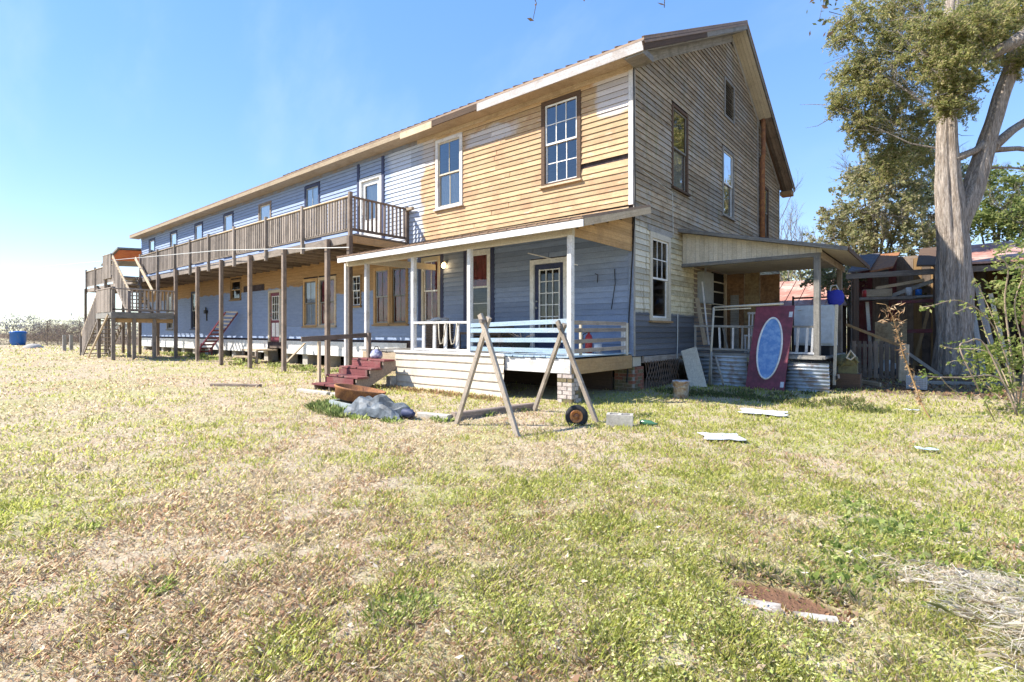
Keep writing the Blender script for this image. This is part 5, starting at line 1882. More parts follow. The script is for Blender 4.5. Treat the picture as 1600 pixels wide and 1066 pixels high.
def rugged(mb, ctrl, rads, rings, n, seed, flare=0.0, ridge=.085):
    """bole with ridges that wander round it, burls and root flare"""
    ctrl = [Vector(p) for p in ctrl]
    m = len(ctrl) - 1
    rs = np.random.default_rng(seed)
    ph = rs.uniform(0, 6.28, 12)
    base = len(mb.v)
    for i in range(rings):
        t = i / (rings - 1) * m
        k = min(int(t), m - 1)
        f = t - k
        p0, p1, p2, p3 = ctrl[max(k - 1, 0)], ctrl[k], ctrl[k + 1], ctrl[min(k + 2, m)]
        p = .5 * ((2 * p1) + (p2 - p0) * f + (2 * p0 - 5 * p1 + 4 * p2 - p3) * f * f + (3 * p1 - p0 - 3 * p2 + p3) * f ** 3)
        r = rads[k] + (rads[k + 1] - rads[k]) * f
        h = p.z
        for j in range(n):
            th = 2 * math.pi * j / n
            a = math.sin(3 * th + ph[0] + .25 * h) * .6 + math.sin(5 * th + ph[1] - .35 * h) * .7 + math.sin(9 * th + ph[2] + .5 * math.sin(h * .9)) * .55
            a += math.sin(17 * th + ph[3] + .8 * math.sin(h * 1.3 + ph[5])) * .35 + math.sin(29 * th + ph[4] + 1.1 * math.sin(h * 1.7)) * .2
            q = r * (1 + ridge * a + .05 * math.sin(h * 1.9 + 2 * th + ph[6]) + .03 * math.sin(h * 5.1 - th + ph[7]))
            if flare:
                q *= 1 + flare * math.exp(-max(h, 0) / .45) * (.55 + .45 * math.sin(5 * th + ph[8]))
            mb.v.append((p.x + q * math.cos(th), p.y + q * math.sin(th), p.z))
    for i in range(rings - 1):
        for j in range(n):
            a, b_ = base + i * n + j, base + i * n + (j + 1) % n
            mb.f.append((a, b_, b_ + n, a + n))


mb = MB()
rugged(mb, [(5.3, 10.2, -.2), (5.3, 10.2, .5), (5.3, 10.18, 1.3), (5.29, 10.17, 2.5), (5.28, 10.17, 3.7), (5.22, 10.12, 4.9), (5.17, 10.08, 6.0), (5.15, 10.06, 7.2), (5.16, 10.08, 8.6), (5.3, 10.2, 11), (5.4, 10.3, 13)],
       [.50, .47, .43, .405, .385, .35, .28, .245, .22, .20, .12], 90, 84, 3, .28)
rugged(mb, [(5.36, 10.24, 3.6), (5.42, 10.3, 4.2), (5.55, 10.4, 4.8), (5.75, 10.55, 5.5), (5.97, 10.74, 6.5), (6.18, 10.92, 7.4), (6.45, 11.12, 8.5), (6.8, 11.4, 9.8), (7.2, 11.8, 12)],
       [.16, .24, .27, .265, .235, .215, .20, .18, .12], 60, 56, 5)
mb.out('trunk', BARK, ced, True)


def limb(parent, pts, r0, r1, mat, n=7):
    r = [r0 + (r1 - r0) * i / (len(pts) - 1) for i in range(len(pts))]
    MB().tube(pts, r, n).out('limb', mat, parent, True)


limb(ced, [at(1610, 50, 14.2), at(1570, 75, 14.4), at(1530, 95, 14.8), at(1480, 97, 15.0), at(1440, 80, 15)], .2, .07, BARK)
limb(ced, [at(1540, 240, 15.6), at(1580, 205, 15.8), at(1640, 165, 16)], .16, .09, BARK)
limb(ced, [at(1545, 235, 15.6), at(1590, 232, 15.8), at(1650, 240, 16)], .09, .05, BARK)
limb(ced, [at(1490, 250, 15.3), at(1525, 235, 15.4), at(1555, 205, 15.5)], .12, .08, BARK)
limb(ced, [at(1530, 262, 15.6), at(1580, 262, 15.8), at(1650, 270, 16)], .045, .02, BARK)
mb = MB()
for q0, q1, r in (((1490, 180), (1400, 130), .05), ((1485, 130), (1400, 45), .05), ((1480, 235), (1370, 200), .035), ((1490, 90), (1440, 10), .05), ((1495, 60), (1560, 10), .05)):
    p0, p1 = at(*q0, 15.5), at(*q1, 16.6)
    m1 = p0 + (p1 - p0) * .5 + Vector((0, 0, -.15))
    mb.tube([p0, m1, p1], [r, r * .7, r * .3], 6)
    for k in range(9):
        t = random.uniform(.25, 1)
        bare(mb, p0 + (p1 - p0) * t, ((p1 - p0).normalized() + Vector((random.uniform(-.7, .7), random.uniform(-.7, .7), random.uniform(-.5, .5)))), .55, r * .22, 3, .7, .6)
mb.out('branches', BARKG, ced)
CEDP = [(.29, .31, .10), (.37, .38, .13), (.45, .42, .17), (.20, .23, .08), (.50, .45, .22), (.44, .36, .21)]
cl = []
for px, py, d, r, w in ((1385, 70, 15.0, 1.15, 1.3), (1340, 150, 14.8, .95, 1.0), (1365, 200, 15.0, 1.0, 1.0), (1430, 40, 15.2, 1.4, 1.4),
                        (1425, 130, 15.4, 1.2, 1.1), (1500, 30, 15.6, 1.4, 1.3), (1570, 20, 15.2, 1.2, 1.1), (1410, 235, 15.3, .8, .6),
                        (1470, 90, 14.8, 1.0, .9), (1330, 110, 15.0, .7, .6), (1505, 175, 14.9, .5, .25), (1440, 200, 15.6, .8, .6),
                        (1580, 95, 16, .8, .35), (1395, 10, 15.2, 1.0, .9), (1470, -60, 15.2, 1.8, 1.2), (1600, -50, 15.2, 1.8, 1.0), (1340, 190, 14.7, .45, .3), (1315, 60, 15, .5, .3), (1330, 30, 15, .7, .5), (1390, 260, 15, .7, .5), (1310, 170, 15, .35, .2), (1450, 250, 15.5, .7, .35), (1490, 100, 12.8, .9, 1.2), (1520, 45, 12.8, 1.0, 1.2), (1470, 50, 12.9, 1.0, 1.1), (1484, 160, 13.0, .45, .5), (1560, 60, 13.2, .8, .7), (1590, 20, 13, .8, .8), (1500, 140, 13.0, .5, .5), (1605, 90, 13.4, .6, .5), (1370, 120, 15, 1.0, 1.0), (1400, 180, 15.2, .9, .8)):
    p = at(px, py, d + (2.5 if d > 14 else 1.7))
    cl.append((tuple(p), (r, r * .9, r * .75), w))
P = cloud(cl, 165000, 50, .14)
V, F, cc = leaves(P, .09, .34, CEDP, .25)
fast_mesh('crown', V, F, cc, LEAF, ced)
mb = MB()
for k in range(150):
    c, r, _ = cl[random.randrange(len(cl))]
    p = Vector(c) + Vector((random.uniform(-1, 1) * r[0], random.uniform(-1, 1) * r[1], random.uniform(-1, 1) * r[2]))
    q = p + Vector((random.uniform(-1, 1), random.uniform(-.6, .6), random.uniform(-.5, .35))) * .9
    mb.tube([p, (p + q) / 2 + Vector((0, 0, random.uniform(-.1, .1))), q], [.014, .01, .004], 3, False)
mb.out('twigs', BARKG, ced)['kind'] = 'stuff'


# ------------------------------------------------------------------ other trees
def leafy_tree(label, base, H, trunk_r, clumps, n, size, pal, name='evergreen_tree', sub=20, spread=.22, asp=.5, group='trees behind the sheds'):
    t = thing(name, label, 'tree', tuple(base), group)
    mb = MB()
    b = Vector(base)
    mb.tube([b - Vector((0, 0, .3)), b + Vector((.1, 0, H * .3)), b + Vector((-.1, .1, H * .6)), b + Vector((.1, 0, H * .9))], [trunk_r, trunk_r * .8, trunk_r * .5, trunk_r * .15], 8)
    for c, r, _ in clumps:
        s = b + Vector((0, 0, H * random.uniform(.25, .55)))
        e = Vector(c)
        mb.tube([s, (s + e) / 2 + Vector((0, 0, .3)), e], [trunk_r * .4, trunk_r * .25, trunk_r * .08], 5, False)
        for q in range(7):
            bare(mb, e, (random.uniform(-1, 1), random.uniform(-1, 1), random.uniform(-.5, 1)), r[0] * .5, trunk_r * .08, 4, .6, .66)
    mb.out('trunk', BARKG, t)
    P = cloud(clumps, n, sub, spread)
    V, F, c_ = leaves(P, size, asp, pal, .1)
    fast_mesh('crown', V, F, c_, LEAF, t)
    return t


OLV = [(.27, .28, .12), (.36, .35, .16), (.42, .39, .21), (.21, .23, .10), (.48, .42, .28), (.38, .35, .19)]
GRN = [(.20, .26, .08), (.28, .32, .11), (.34, .36, .14), (.14, .19, .06)]


def clumps_px(lst):
    return [(tuple(at(px, py, d)), (r, r, r * .8), w) for px, py, d, r, w in lst]


def gp(px, d):
    p = at(px, 519, d)
    return (p.x, p.y, 0)


leafy_tree('olive-green leafy tree directly behind the lean-to roof', gp(1370, 24), 8, .22,
           clumps_px([(1370, 270, 24, 1.5, 1), (1340, 330, 24, 1.7, 1.2), (1400, 340, 24, 1.6, 1.1), (1310, 370, 25, 1.4, .9), (1420, 290, 24, 1.3, .7), (1440, 370, 23, 1.3, .7), (1370, 390, 23, 1.6, 1.0), (1345, 280, 25, 1.0, .4), (1395, 250, 24, .9, .4)]),
           24000, .15, OLV, spread=.2)
leafy_tree('dark green broadleaf tree right of the cedar trunk above the shed roof', gp(1560, 22), 7, .2,
           clumps_px([(1560, 330, 22, 1.2, 1), (1590, 290, 22, 1.2, 1), (1530, 350, 22, 1.0, .8), (1600, 350, 21, 1.3, 1), (1640, 320, 22, 1.6, 1.2), (1545, 285, 23, .8, .4)]),
           10000, .15, GRN, 'broadleaf_tree', spread=.22)
leafy_tree('pale thin tree between the cedar and the lean-to roof', gp(1450, 27), 7, .16,
           clumps_px([(1450, 300, 27, 1.3, .8), (1470, 360, 27, 1.3, .8), (1430, 240, 27, 1.0, .5), (1480, 270, 27, 1.0, .4)]),
           9000, .15, [(.16, .19, .10), (.2, .22, .13), (.12, .15, .08)], 'thin_tree', spread=.25)
leafy_tree('green bushy tree seen under the lean-to roof', gp(1330, 21), 4, .12,
           clumps_px([(1330, 450, 21, 1.1, 1), (1370, 440, 21, 1.0, 1), (1290, 430, 21, .8, .6), (1440, 450, 20, 1.0, .8)]),
           9000, .13, OLV, 'low_tree')
for i, (px, d, H, lab) in enumerate(((1225, 32, 3.3, 'tallest bare grey tree rising beside the gable roof edge'), (1258, 30, 2.3, 'slim bare tree behind the rear corner of the house'), (1290, 31, 2.4, 'bare twiggy tree above the lean-to roof'))):
    t = thing('bare_tree', lab, 'tree', gp(px, d), 'bare winter trees behind the house')
    mb = MB()
    bare(mb, gp(px, d), (0.03, 0, 1), H, .09, 7, .5, .66)
    mb.out('branches', BARKG, t)

# dense growth far behind the sheds and the brush on the left
def stuff_cloud(name, label, cl, n, size, pal, spread, asp=.5, sub=18):
    P = cloud(cl, n, sub, spread)
    V, F, c_ = leaves(P, size, asp, pal, .05)
    o = fast_mesh(name, V, F, c_, LEAF)
    return tag(o, label, 'woods', kind='stuff')


cl = []
for px in range(1180, 1900, 28):
    d = 34 + 6 * random.random()
    cl.append((tuple(at(px, 455 + random.uniform(-28, 20), d)), (1.6, 1.6, 2.2), 1))
stuff_cloud('back_thicket', 'dense green thicket far behind the sheds', cl, 26000, .26, OLV, .45)
BR = [(.18, .135, .115), (.24, .18, .15), (.13, .10, .09), (.29, .23, .18), (.18, .16, .10)]
cl = []
for k in range(46):
    x = random.uniform(-85, -50)
    y = random.uniform(-9, 22)
    cl.append(((x, y, random.uniform(.4, 1.4)), (1.8, 1.8, 1.2), 1))
for k in range(12):
    cl.append(((random.uniform(-66, -56), random.uniform(-12, -5), random.uniform(1, 3.6)), (1.8, 1.8, 1.8), 1.2))
P = cloud(cl, 60000, 14, .6)
V, F, c_ = leaves(P, .42, .05, BR, -.1, .3)
tag(fast_mesh('left_brush', V, F, c_, LITTER), 'tangled leafless brush along the left edge of the lawn', 'brush', kind='stuff')
mb = MB()
for k in range(70):
    x, y = random.uniform(-80, -50), random.uniform(-12, 14)
    bare(mb, (x, y, .1), (random.uniform(-.3, .3), random.uniform(-.3, .3), 1), random.uniform(.7, 1.3), .035, 4, .6, .6)
tag(mb.out('left_brush_stems', BARKG), 'bare stems standing in the brush on the left', 'brush', kind='stuff')
t = thing('bare_tree', 'bare thin tree at the left edge of the picture behind the blue bin', 'tree', (-62, -7.6, .1), 'bare winter trees')
mb = MB()
bare(mb, (-62, -7.6, .1), (0, 0.05, 1), 2.2, .1, 6, .45, .64)
mb.out('branches', BARKG, t)
cl = []
for a in range(0, 130):
    th = math.radians(60 + a * 1.6)
    R = random.uniform(230, 300)
    cl.append(((CAM.x + R * math.cos(th), CAM.y + R * math.sin(th), random.uniform(2, 5)), (7, 7, random.uniform(3.5, 6)), 1))
P = cloud(cl, 60000, 6, 1.6)
V, F, c_ = leaves(P, 1.3, .22, [(.34, .33, .35), (.40, .38, .39), (.30, .31, .32), (.36, .37, .32)], 0, .5)  # distance haze is put into these pale grey leaf colours
tag(fast_mesh('far_woods', V, F, c_, LITTER), 'distant hazy line of woods on the horizon', 'woods', kind='stuff')

# ------------------------------------------------------------------ shrub with arching stems on the right
sh = thing('privet_shrub', 'tangled leafy shrub with long arching pale stems at the right edge', 'shrub', tuple(gp(1590, 8.3)))
STEMS = [([(1588, 645), (1572, 560), (1545, 500), (1500, 470), (1455, 478), (1440, 480)], 8.0, .012),
         ([(1590, 640), (1578, 540), (1570, 470), (1575, 420), (1560, 400)], 8.2, .018),
         ([(1585, 640), (1560, 590), (1500, 590), (1448, 588), (1436, 578)], 7.8, .014),
         ([(1590, 650), (1540, 540), (1510, 535), (1500, 545), (1520, 590), (1545, 640), (1570, 690), (1610, 770)], 7.2, .013),
         ([(1590, 640), (1550, 555), (1490, 545), (1470, 540)], 8.0, .01),
         ([(1592, 640), (1600, 560), (1585, 480), (1600, 430)], 8.2, .016),
         ([(1580, 640), (1540, 600), (1500, 565), (1478, 570)], 8.1, .01),
         ([(1585, 630), (1540, 520), (1525, 480), (1490, 490)], 8.4, .009),
         ([(1590, 640), (1560, 520), (1530, 450), (1520, 440)], 8.4, .01),
         ([(1470, 590), (1490, 610), (1530, 625), (1590, 640)], 7.6, .008)]
STEMM = wood('pale stem bark', (.42, .33, .24), (.30, .23, .17), None)
lp = []
for pts, d, r in STEMS:
    ctrl = [at(px, py, d + .15 * math.sin(i * 1.3)) for i, (px, py) in enumerate(pts)]
    sm = []
    for i in range(len(ctrl) - 1):
        p0, p1, p2, p3 = ctrl[max(i - 1, 0)], ctrl[i], ctrl[i + 1], ctrl[min(i + 2, len(ctrl) - 1)]
        for q in range(5):
            t = q / 5
            sm.append(.5 * ((2 * p1) + (p2 - p0) * t + (2 * p0 - 5 * p1 + 4 * p2 - p3) * t * t + (3 * p1 - p0 - 3 * p2 + p3) * t ** 3))
    sm.append(ctrl[-1])
    MB().tube(sm, [r * (1 - .6 * i / len(sm)) for i in range(len(sm))], 6).out('stem', STEMM, sh, True)
    lp += [np.array(p) for p in sm[len(sm) // 3:] for _ in range(2)]
cl = [(tuple(at(px, py, d)), (r, r, r * .9), w) for px, py, d, r, w in ((1575, 470, 8.6, .45, 1), (1590, 400, 8.8, .45, .9), (1555, 545, 8.3, .35, .9), (1600, 560, 8.5, .5, 1.1), (1610, 450, 8.6, .6, 1.2), (1560, 600, 8.2, .3, .5), (1530, 560, 8.4, .25, .35), (1640, 500, 8.6, .8, 1.5), (1600, 620, 8.2, .4, .6))]
P = np.concatenate([cloud(cl, 3600, 30, .10), np.array(lp) + RNG.normal(size=(len(lp), 3)) * .035])
V, F, c_ = leaves(P, .075, .45, [(.22, .28, .07), (.30, .35, .10), (.16, .22, .06), (.40, .40, .16)], .1)
fast_mesh('foliage', V, F, c_, LEAF, sh)

# dead weed stalk
dw = thing('dead_stalk', 'tall dried brown weed stalk standing in front of the open shed', 'weed', tuple(at(1440, 640, 8.0)))
ctrl = [at(1475, 690, 7.4), at(1440, 632, 7.8), at(1425, 590, 8), at(1412, 555, 8), at(1402, 520, 8), at(1395, 495, 8), at(1384, 476, 8), at(1370, 474, 8)]
MB().tube(ctrl, [.010, .012, .014, .013, .011, .009, .006, .004], 6).out('stem', W_RAW, dw, True)
P = []
for i in range(150):
    t = random.random() ** 1.4
    k = 1 + t * 4
    a, b = ctrl[int(k)], ctrl[min(int(k) + 1, 7)]
    P.append(a + (b - a) * (k - int(k)) + Vector(RNG.normal(size=3) * .028))
for i in range(60):
    P.append(at(random.uniform(1375, 1412), random.uniform(476, 505), 8) + Vector(RNG.normal(size=3) * .03))
V, F, c_ = leaves(np.array([tuple(p) for p in P]), .085, .2, [(.42, .27, .15), (.34, .20, .11), (.5, .36, .22)], .5)
fast_mesh('dry_leaves', V, F, c_, LITTER, dw)

# overhanging oak twigs at the top edge
for i, (lst, d, lab, nl) in enumerate((([(800, -120), (825, -30), (838, 5), (833, 30)], 6.0, 'leafy twig hanging into the top of the picture left of centre', 9),
                                       ([(880, -110), (900, -40), (912, -5)], 6.0, 'leafy twig at the top edge in the middle', 9),
                                       ([(1050, -120), (1040, -40), (1038, 12)], 6.2, 'thin twig with few leaves at the top edge above the roof', 5),
                                       ([(1330, -90), (1300, -20), (1285, 10), (1280, 32)], 9.0, 'brown leafy branch hanging at the top left of the cedar crown', 40))):
    tw = thing('overhanging_twig', lab, 'twig', tuple(at(*lst[0], d)), 'twigs hanging in from above')
    pts = [at(px, py, d) for px, py in lst]
    MB().tube(pts, [.012, .008, .005, .003][:len(pts)], 5).out('stem', BARKG, tw, True)
    P = []
    for q in range(nl):
        k = random.uniform(.9, len(pts) - 1.001)
        a, b = pts[int(k)], pts[int(k) + 1]
        P.append(tuple(a + (b - a) * (k - int(k)) + Vector(RNG.normal(size=3) * (.05 if nl < 20 else .16))))
    V, F, c_ = leaves(np.array(P), .09 if nl < 20 else .12, .42, [(.10, .12, .05), (.16, .15, .06), (.20, .13, .07)], .4)
    fast_mesh('leaves', V, F, c_, LEAF, tw)

# ------------------------------------------------------------------ lawn
def blocked(x, y):
    """under buildings and on bare dirt"""
    b = (x > XL) & (x < 0.0) & (y > 0.35) & (y < 12.8)
    b |= (x > -6.1) & (x < -0.05) & (y > -2.3) & (y < 0.4) & (RNG.random(len(x)) < .9)
    b |= (x > 0) & (x < 3.2) & (y > 2.5) & (y < 6.4)
    b |= (y > 3.7) & (x > 0) & (RNG.random(len(x)) < .93)
    b |= (((x - HOLE[0]) / .24) ** 2 + ((y - HOLE[1]) / .13) ** 2 + (N2.fbm(x, y, 9.0, 3) - .5) * 2.2 < .8) & (RNG.random(len(x)) < .85)
    return b


def lawn_points(n, d0, d1, e, half=74):
    u = RNG.random(n)
    if abs(e - 1) < 1e-6:
        d = d0 * (d1 / d0) ** u
    else:
        k = 1 - e
        d = (d0 ** k + u * (d1 ** k - d0 ** k)) ** (1 / k)
    th = np.radians(RNG.uniform(-half, half, n))
    r = d * (1 + .25 * (th / 1.2) ** 2)
    x = CAM.x + (FWD.x * np.cos(th) + RGT.x * np.sin(th)) * r
    y = CAM.y + (FWD.y * np.cos(th) + RGT.y * np.sin(th)) * r
    ok = ~blocked(x, y)
    return x[ok], y[ok], d[ok]


def greenness(x, y):
    t = (x - CAM.x) * RGT.x + (y - CAM.y) * RGT.y
    side = np.clip((t + 1.6) / 3.2, 0, 1)               # greener towards the right
    near = np.clip(1 - np.abs(y + 2.3) / 2.2, 0, 1) * .5
    n = N3.fbm(x, y, .55, 4)
    m = N2.fbm(x + 40, y, 2.4, 3)
    return np.clip((n - .5) * 2.0 + (m - .5) * 1.8 + .10 + .56 * side + near, 0, 1)


STRAW = np.array([(.70, .59, .39), (.62, .51, .33), (.75, .65, .46), (.55, .43, .27), (.66, .51, .34), (.78, .69, .51)])
GREEN = np.array([(.46, .48, .11), (.54, .54, .16), (.37, .42, .09), (.60, .57, .21), (.49, .51, .15)])


def grass(n, d0, d1, e, seed):
    x, y, d = lawn_points(n, d0, d1, e)
    n = len(x)
    z = gz(x, y)
    g = greenness(x, y)
    isg = RNG.random(n) < g * .74 + .08
    clay = (N1.fbm(x - 7, y + 3, .6, 4) > .53) & (RNG.random(n) < .26)
    col = np.where(isg[:, None], GREEN[RNG.integers(0, len(GREEN), n)], STRAW[RNG.integers(0, len(STRAW), n)])
    col = np.where((clay & ~isg)[:, None], np.array((.50, .31, .20)), col)
    col = col * RNG.uniform(.84, 1.12, (n, 1))
    tuf = N3.fbm(x - 30, y + 12, 5.5, 3)
    keep = RNG.random(n) < .25 + 1.5 * np.clip(tuf - .2, 0, .6)
    x, y, d, z, g, isg, col, tuf = (q[keep] for q in (x, y, d, z, g, isg, col, tuf))
    n = len(x)
    L = RNG.uniform(.016, .046, n) * (1 + .04 * d) * (.45 + 1.2 * tuf)
    w = (.0011 + .0012 * d) * RNG.uniform(.7, 1.3, n)
    ph = RNG.uniform(0, 2 * np.pi, n)
    tilt = np.where(isg, RNG.uniform(.35, 1.25, n), RNG.uniform(.75, 1.5, n))
    dx, dy, dz = np.cos(ph) * np.sin(tilt), np.sin(ph) * np.sin(tilt), np.cos(tilt)
    base = np.stack([x, y, z - .004], 1)
    side = np.stack([-np.sin(ph), np.cos(ph), RNG.uniform(-.3, .3, n)], 1)
    tip = base + np.stack([dx, dy, dz + .12], 1) * L[:, None]
    mid = base + np.stack([dx * .5, dy * .5, dz * .62 + .1], 1) * L[:, None]
    V = np.stack([base - side * w[:, None] * .6, base + side * w[:, None] * .6, mid + side * w[:, None] * .5, tip, mid - side * w[:, None] * .5], 1).reshape(-1, 3)
    F = np.arange(n * 5).reshape(n, 5)
    return V, F, np.repeat(col, 5, axis=0)


parts = [grass(560000, 1.2, 16.0, 1.8, 1), grass(340000, 2.5, 52.0, 1.2, 2)]
off = 0
Vs, Fs, Cs = [], [], []
for V, F, c_ in parts:
    Vs.append(V)
    Fs.append(F + off)
    Cs.append(c_)
    off += len(V)
tag(fast_mesh('lawn_grass', np.concatenate(Vs), np.concatenate(Fs), np.concatenate(Cs), GRASS), 'short patchy winter grass, straw coloured and green', 'grass', kind='stuff')


def flat_leaves(name, label, n, d0, d1, e, size, pal, cond, kind='stuff', lift=.012):
    x, y, d = lawn_points(n, d0, d1, e)
    k = cond(x, y)
    x, y, d = x[k], y[k], d[k]
    n = len(x)
    z = gz(x, y) + lift * RNG.uniform(.3, 2.0, n)
    ph = RNG.uniform(0, 2 * np.pi, n)
    L = size * RNG.uniform(.5, 1.4, n) * (1 + .03 * d)
    W_ = L * RNG.uniform(.35, .7, n)
    a = np.stack([np.cos(ph), np.sin(ph), RNG.uniform(-.5, .5, n)], 1)
    b = np.stack([-np.sin(ph), np.cos(ph), RNG.uniform(-.6, .6, n)], 1)
    c = np.stack([x, y, z], 1)
    up = np.zeros((n, 3))
    up[:, 2] = L * RNG.uniform(.05, .35, n)
    q = lambda s, t, u: c + a * (L * s)[:, None] + b * (W_ * t)[:, None] + up * u
    V = np.stack([q(-.5, 0, .6), q(-.1, -.5, 0), q(.5, 0, .8), q(-.1, .5, .2)], 1).reshape(-1, 3)
    F = np.arange(n * 4).reshape(n, 4)
    tag(fast_mesh(name, V, F, np.repeat(pick(pal, n, .25), 4, axis=0), LITTER), label, 'leaves', kind=kind)


flat_leaves('fallen_leaves', 'scattered dry brown and tan leaves on the lawn', 8500, 1.3, 16, 1.5, .03,
            [(.40, .26, .16), (.50, .38, .26), (.30, .18, .11), (.54, .44, .32), (.60, .52, .41)], lambda x, y: N1.fbm(x, y, .8, 3) + RNG.uniform(-.25, .25, len(x)) > .47)
flat_leaves('clover_leaves', 'low green clover and weeds in the lawn', 105000, 1.3, 20, 1.35, .015,
            [(.40, .44, .13), (.48, .50, .18), (.32, .37, .10), (.55, .54, .24)], lambda x, y: greenness(x, y) * .9 > RNG.uniform(.2, 1, len(x)), lift=.02)
# leaf litter on the dirt by the lean-to and the shed
x = RNG.uniform(.2, 8, 6000)
y = RNG.uniform(3.2, 12, 6000)
P = np.stack([x, y, gz(x, y) + .02], 1)
V, F, c_ = leaves(P, .09, .5, [(.24, .14, .08), (.16, .10, .06), (.32, .2, .12), (.2, .15, .10)], 0)
tag(fast_mesh('dirt_litter', V, F, c_, LITTER), 'brown leaf litter on the dirt in front of the shed', 'leaves', kind='stuff')


def tuft(name, label, centers, n, L, pal, cat='weeds', kind=None, group=None, rad=.1, tilt=.6, wid=.007):
    Vs, Cs = [], []
    for cx, cy, s in centers:
        k = int(n * s)
        r = rad * s * np.sqrt(RNG.random(k))
        th = RNG.uniform(0, 2 * np.pi, k)
        x, y = cx + r * np.cos(th), cy + r * np.sin(th)
        z = gz(x, y)
        ph = th + RNG.normal(0, .8, k)
        t = RNG.uniform(.1, tilt * 1.6, k)
        l = L * s ** .5 * RNG.uniform(.5, 1.2, k)
        d = np.stack([np.cos(ph) * np.sin(t), np.sin(ph) * np.sin(t), np.cos(t)], 1)
        sd = np.stack([-np.sin(ph), np.cos(ph), np.zeros(k)], 1) * (wid * RNG.uniform(.6, 1.3, k))[:, None]
        b = np.stack([x, y, z - .01], 1)
        m = b + d * l[:, None] * .6
        e = b + d * l[:, None] * np.array([1.15, 1.15, .85])
        Vs.append(np.stack([b - sd * .6, b + sd * .6, m + sd, e, m - sd], 1).reshape(-1, 3))
        Cs.append(np.repeat(pick(pal, k), 5, axis=0))
    V = np.concatenate(Vs)
    F = np.arange(len(V)).reshape(-1, 5)
    return tag(fast_mesh(name, V, F, np.concatenate(Cs), GRASS), label, cat, group, kind)


def gpx(px, py):
    d = 814 * 1.26 / (py - 519)
    p = at(px, py, d)
    return p.x, p.y


GP = [(.27, .34, .09), (.35, .42, .13), (.20, .27, .07), (.42, .46, .19)]
tuft('grass_tuft', 'bright green grass tuft in the straw lawn at lower left', [(*gpx(252, 915), 1)], 140, .06, GP, 'grass tuft', group='green tufts in the lawn', rad=.06, wid=.004)
tuft('grass_tuft', 'bright green grass tuft at the bottom of the lawn near the left corner', [(*gpx(255, 1030), 1)], 140, .055, GP, 'grass tuft', group='green tufts in the lawn', rad=.07, wid=.004)
tuft('grass_tuft', 'largest soft green grass tuft in the middle foreground', [(*gpx(625, 955), 1.2)], 420, .045, GP, 'grass tuft', group='green tufts in the lawn', rad=.13, wid=.004)
tuft('grass_tuft', 'small green grass tuft in the left middle of the lawn', [(*gpx(140, 828), 1)], 120, .055, GP, 'grass tuft', group='green tufts in the lawn', rad=.05, wid=.004)
tuft('weed_clump', 'dark green weeds growing in front of the rusty tub', [(-2.9, -5.45, 1), (-2.5, -5.55, .9), (-2.1, -5.6, .8), (-3.2, -5.2, .7)], 240, .16, [(.20, .27, .09), (.28, .34, .12), (.36, .38, .16), (.15, .2, .07)], 'weeds', rad=.24, wid=.011)
tuft('weed_clump', 'weeds along the tarpaulin and the concrete edging', [(-1.6, -5.6, .8), (-1.0, -5.5, .6), (-.5, -5.0, .7), (-3.8, -4.6, .6), (-.3, -4.3, .6), (-.2, -3.6, .6)], 150, .13, GP, 'weeds', kind='stuff', rad=.22, wid=.012)
tuft('weed_strip', 'reddish dry weeds along the foot of the cream porch skirt', [(-4.4 + i * .28, -2.85 + random.uniform(-.15, .1), .8) for i in range(12)], 120, .13, [(.42, .25, .15), (.5, .4, .22), (.3, .30, .12), (.36, .2, .12)], 'weeds', rad=.2, tilt=.9)
tuft('weed_strip', 'grass growing under the balcony along the white skirt boards', [(-8 - i * .45, -1.0 + random.uniform(-.6, .5), 1) for i in range(40)], 60, .16, GP + [(.42, .36, .2)], 'grass', rad=.3, wid=.016)
tuft('weed_strip', 'shaded grass along the gable wall and the corrugated sheets', [(.5 + i * .16, .2 + random.uniform(-.3, 1.8) * (i / 20 + .2), 1) for i in range(24)], 110, .11, [(.12, .16, .05), (.17, .2, .07), (.26, .24, .12)], 'grass', rad=.26, wid=.010)
k = 22000
th = RNG.uniform(0, 2 * np.pi, k)
rr = np.minimum(np.abs(RNG.normal(0, .62, k)), 1.6) * (1 + .3 * np.sin(3 * th) + .2 * np.sin(7 * th + 1))
x, y = 5.34 + .30 * rr * np.cos(th), -6.98 + .30 * rr * np.sin(th)
P = np.stack([x, y, gz(x, y) + RNG.uniform(.0, .05, k)], 1)
d = rand_dirs(k) * np.array([1, 1, .22])
d[:, :2] += np.stack([-np.sin(th), np.cos(th)], 1) * .5
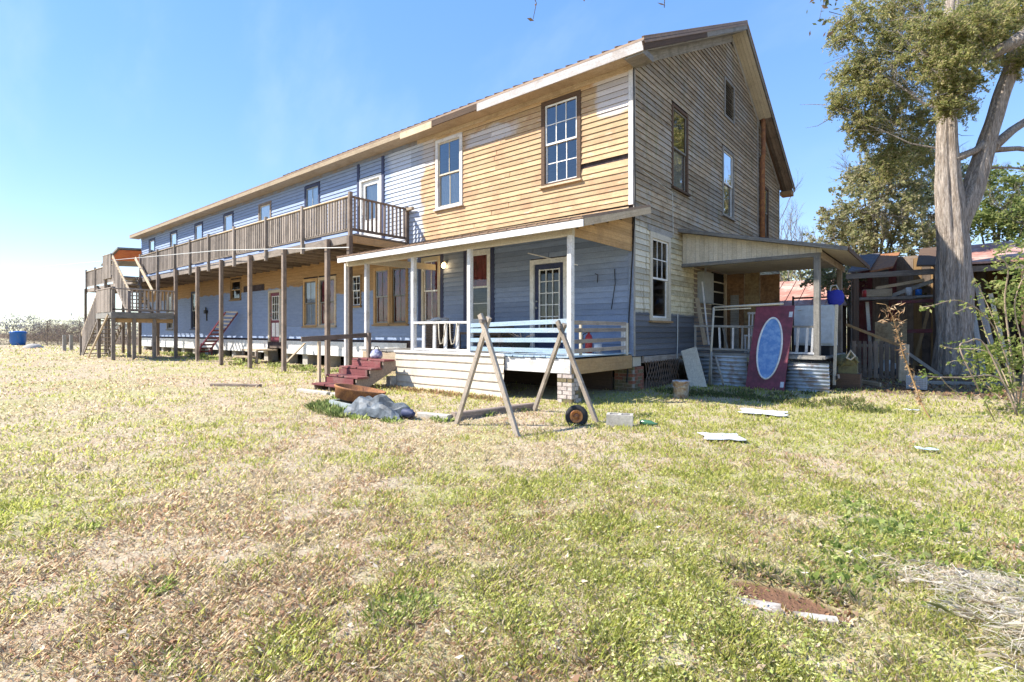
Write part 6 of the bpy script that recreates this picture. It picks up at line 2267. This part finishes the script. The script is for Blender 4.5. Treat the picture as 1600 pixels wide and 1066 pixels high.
d /= np.linalg.norm(d, axis=1, keepdims=True)
sd_ = np.cross(d, np.array([0, 0, 1.0]) + rand_dirs(k) * .3)
sd_ /= np.linalg.norm(sd_, axis=1, keepdims=True)
L = RNG.uniform(.04, .13, (k, 1))
wq = RNG.uniform(.0008, .0018, (k, 1))
bend = np.zeros((k, 3))
bend[:, 2] = RNG.uniform(-.01, .02, k)
V = np.stack([P - d * L * .5 - sd_ * wq, P - d * L * .5 + sd_ * wq, P + bend + sd_ * wq, P + d * L * .5, P + bend - sd_ * wq], 1).reshape(-1, 3)
tag(fast_mesh('dead_grass_mound', V, np.arange(k * 5).reshape(k, 5), np.repeat(pick([(.82, .77, .68), (.74, .66, .55), (.86, .82, .75), (.64, .55, .42), (.52, .52, .26)], k, .2), 5, axis=0), GRASS), 'pale mound of dead matted grass in the lower right corner', 'dead grass', kind='stuff')
# crumbs of soil and leaves in the clay hollow
k = 900
th = RNG.uniform(0, 2 * np.pi, k)
rr = np.sqrt(RNG.random(k))
x, y = HOLE[0] + .31 * rr * np.cos(th), HOLE[1] + .2 * rr * np.sin(th)
P = np.stack([x, y, gz(x, y) + RNG.uniform(.004, .02, k)], 1)
V, F, c_ = leaves(P, .03, .5, [(.30, .17, .09), (.40, .25, .15), (.52, .40, .28), (.2, .12, .08), (.6, .52, .4)], 0)
tag(fast_mesh('hollow_litter', V, F, c_, LITTER), 'leaf crumbs lying in the clay hollow', 'leaves', kind='stuff')
tuft('clay_edge_grass', 'dry grass fringe hanging over the clay hollow', [(HOLE[0] - .3 + i * .06, HOLE[1] + .17 + random.uniform(-.03, .05), .6) for i in range(11)], 70, .10, [(.40, .32, .2), (.5, .42, .28), (.2, .24, .08)], 'grass', rad=.07, tilt=1.0, wid=.004)
tuft('green_weeds', 'leafy green weeds between the clay hollow and the dead grass mound', [(4.55 + random.uniform(-.1, 1.2), -6.6 + random.uniform(-.7, 1.1), .8) for i in range(70)], 46, .065, GP, 'weeds', rad=.16, wid=.015, tilt=.9)
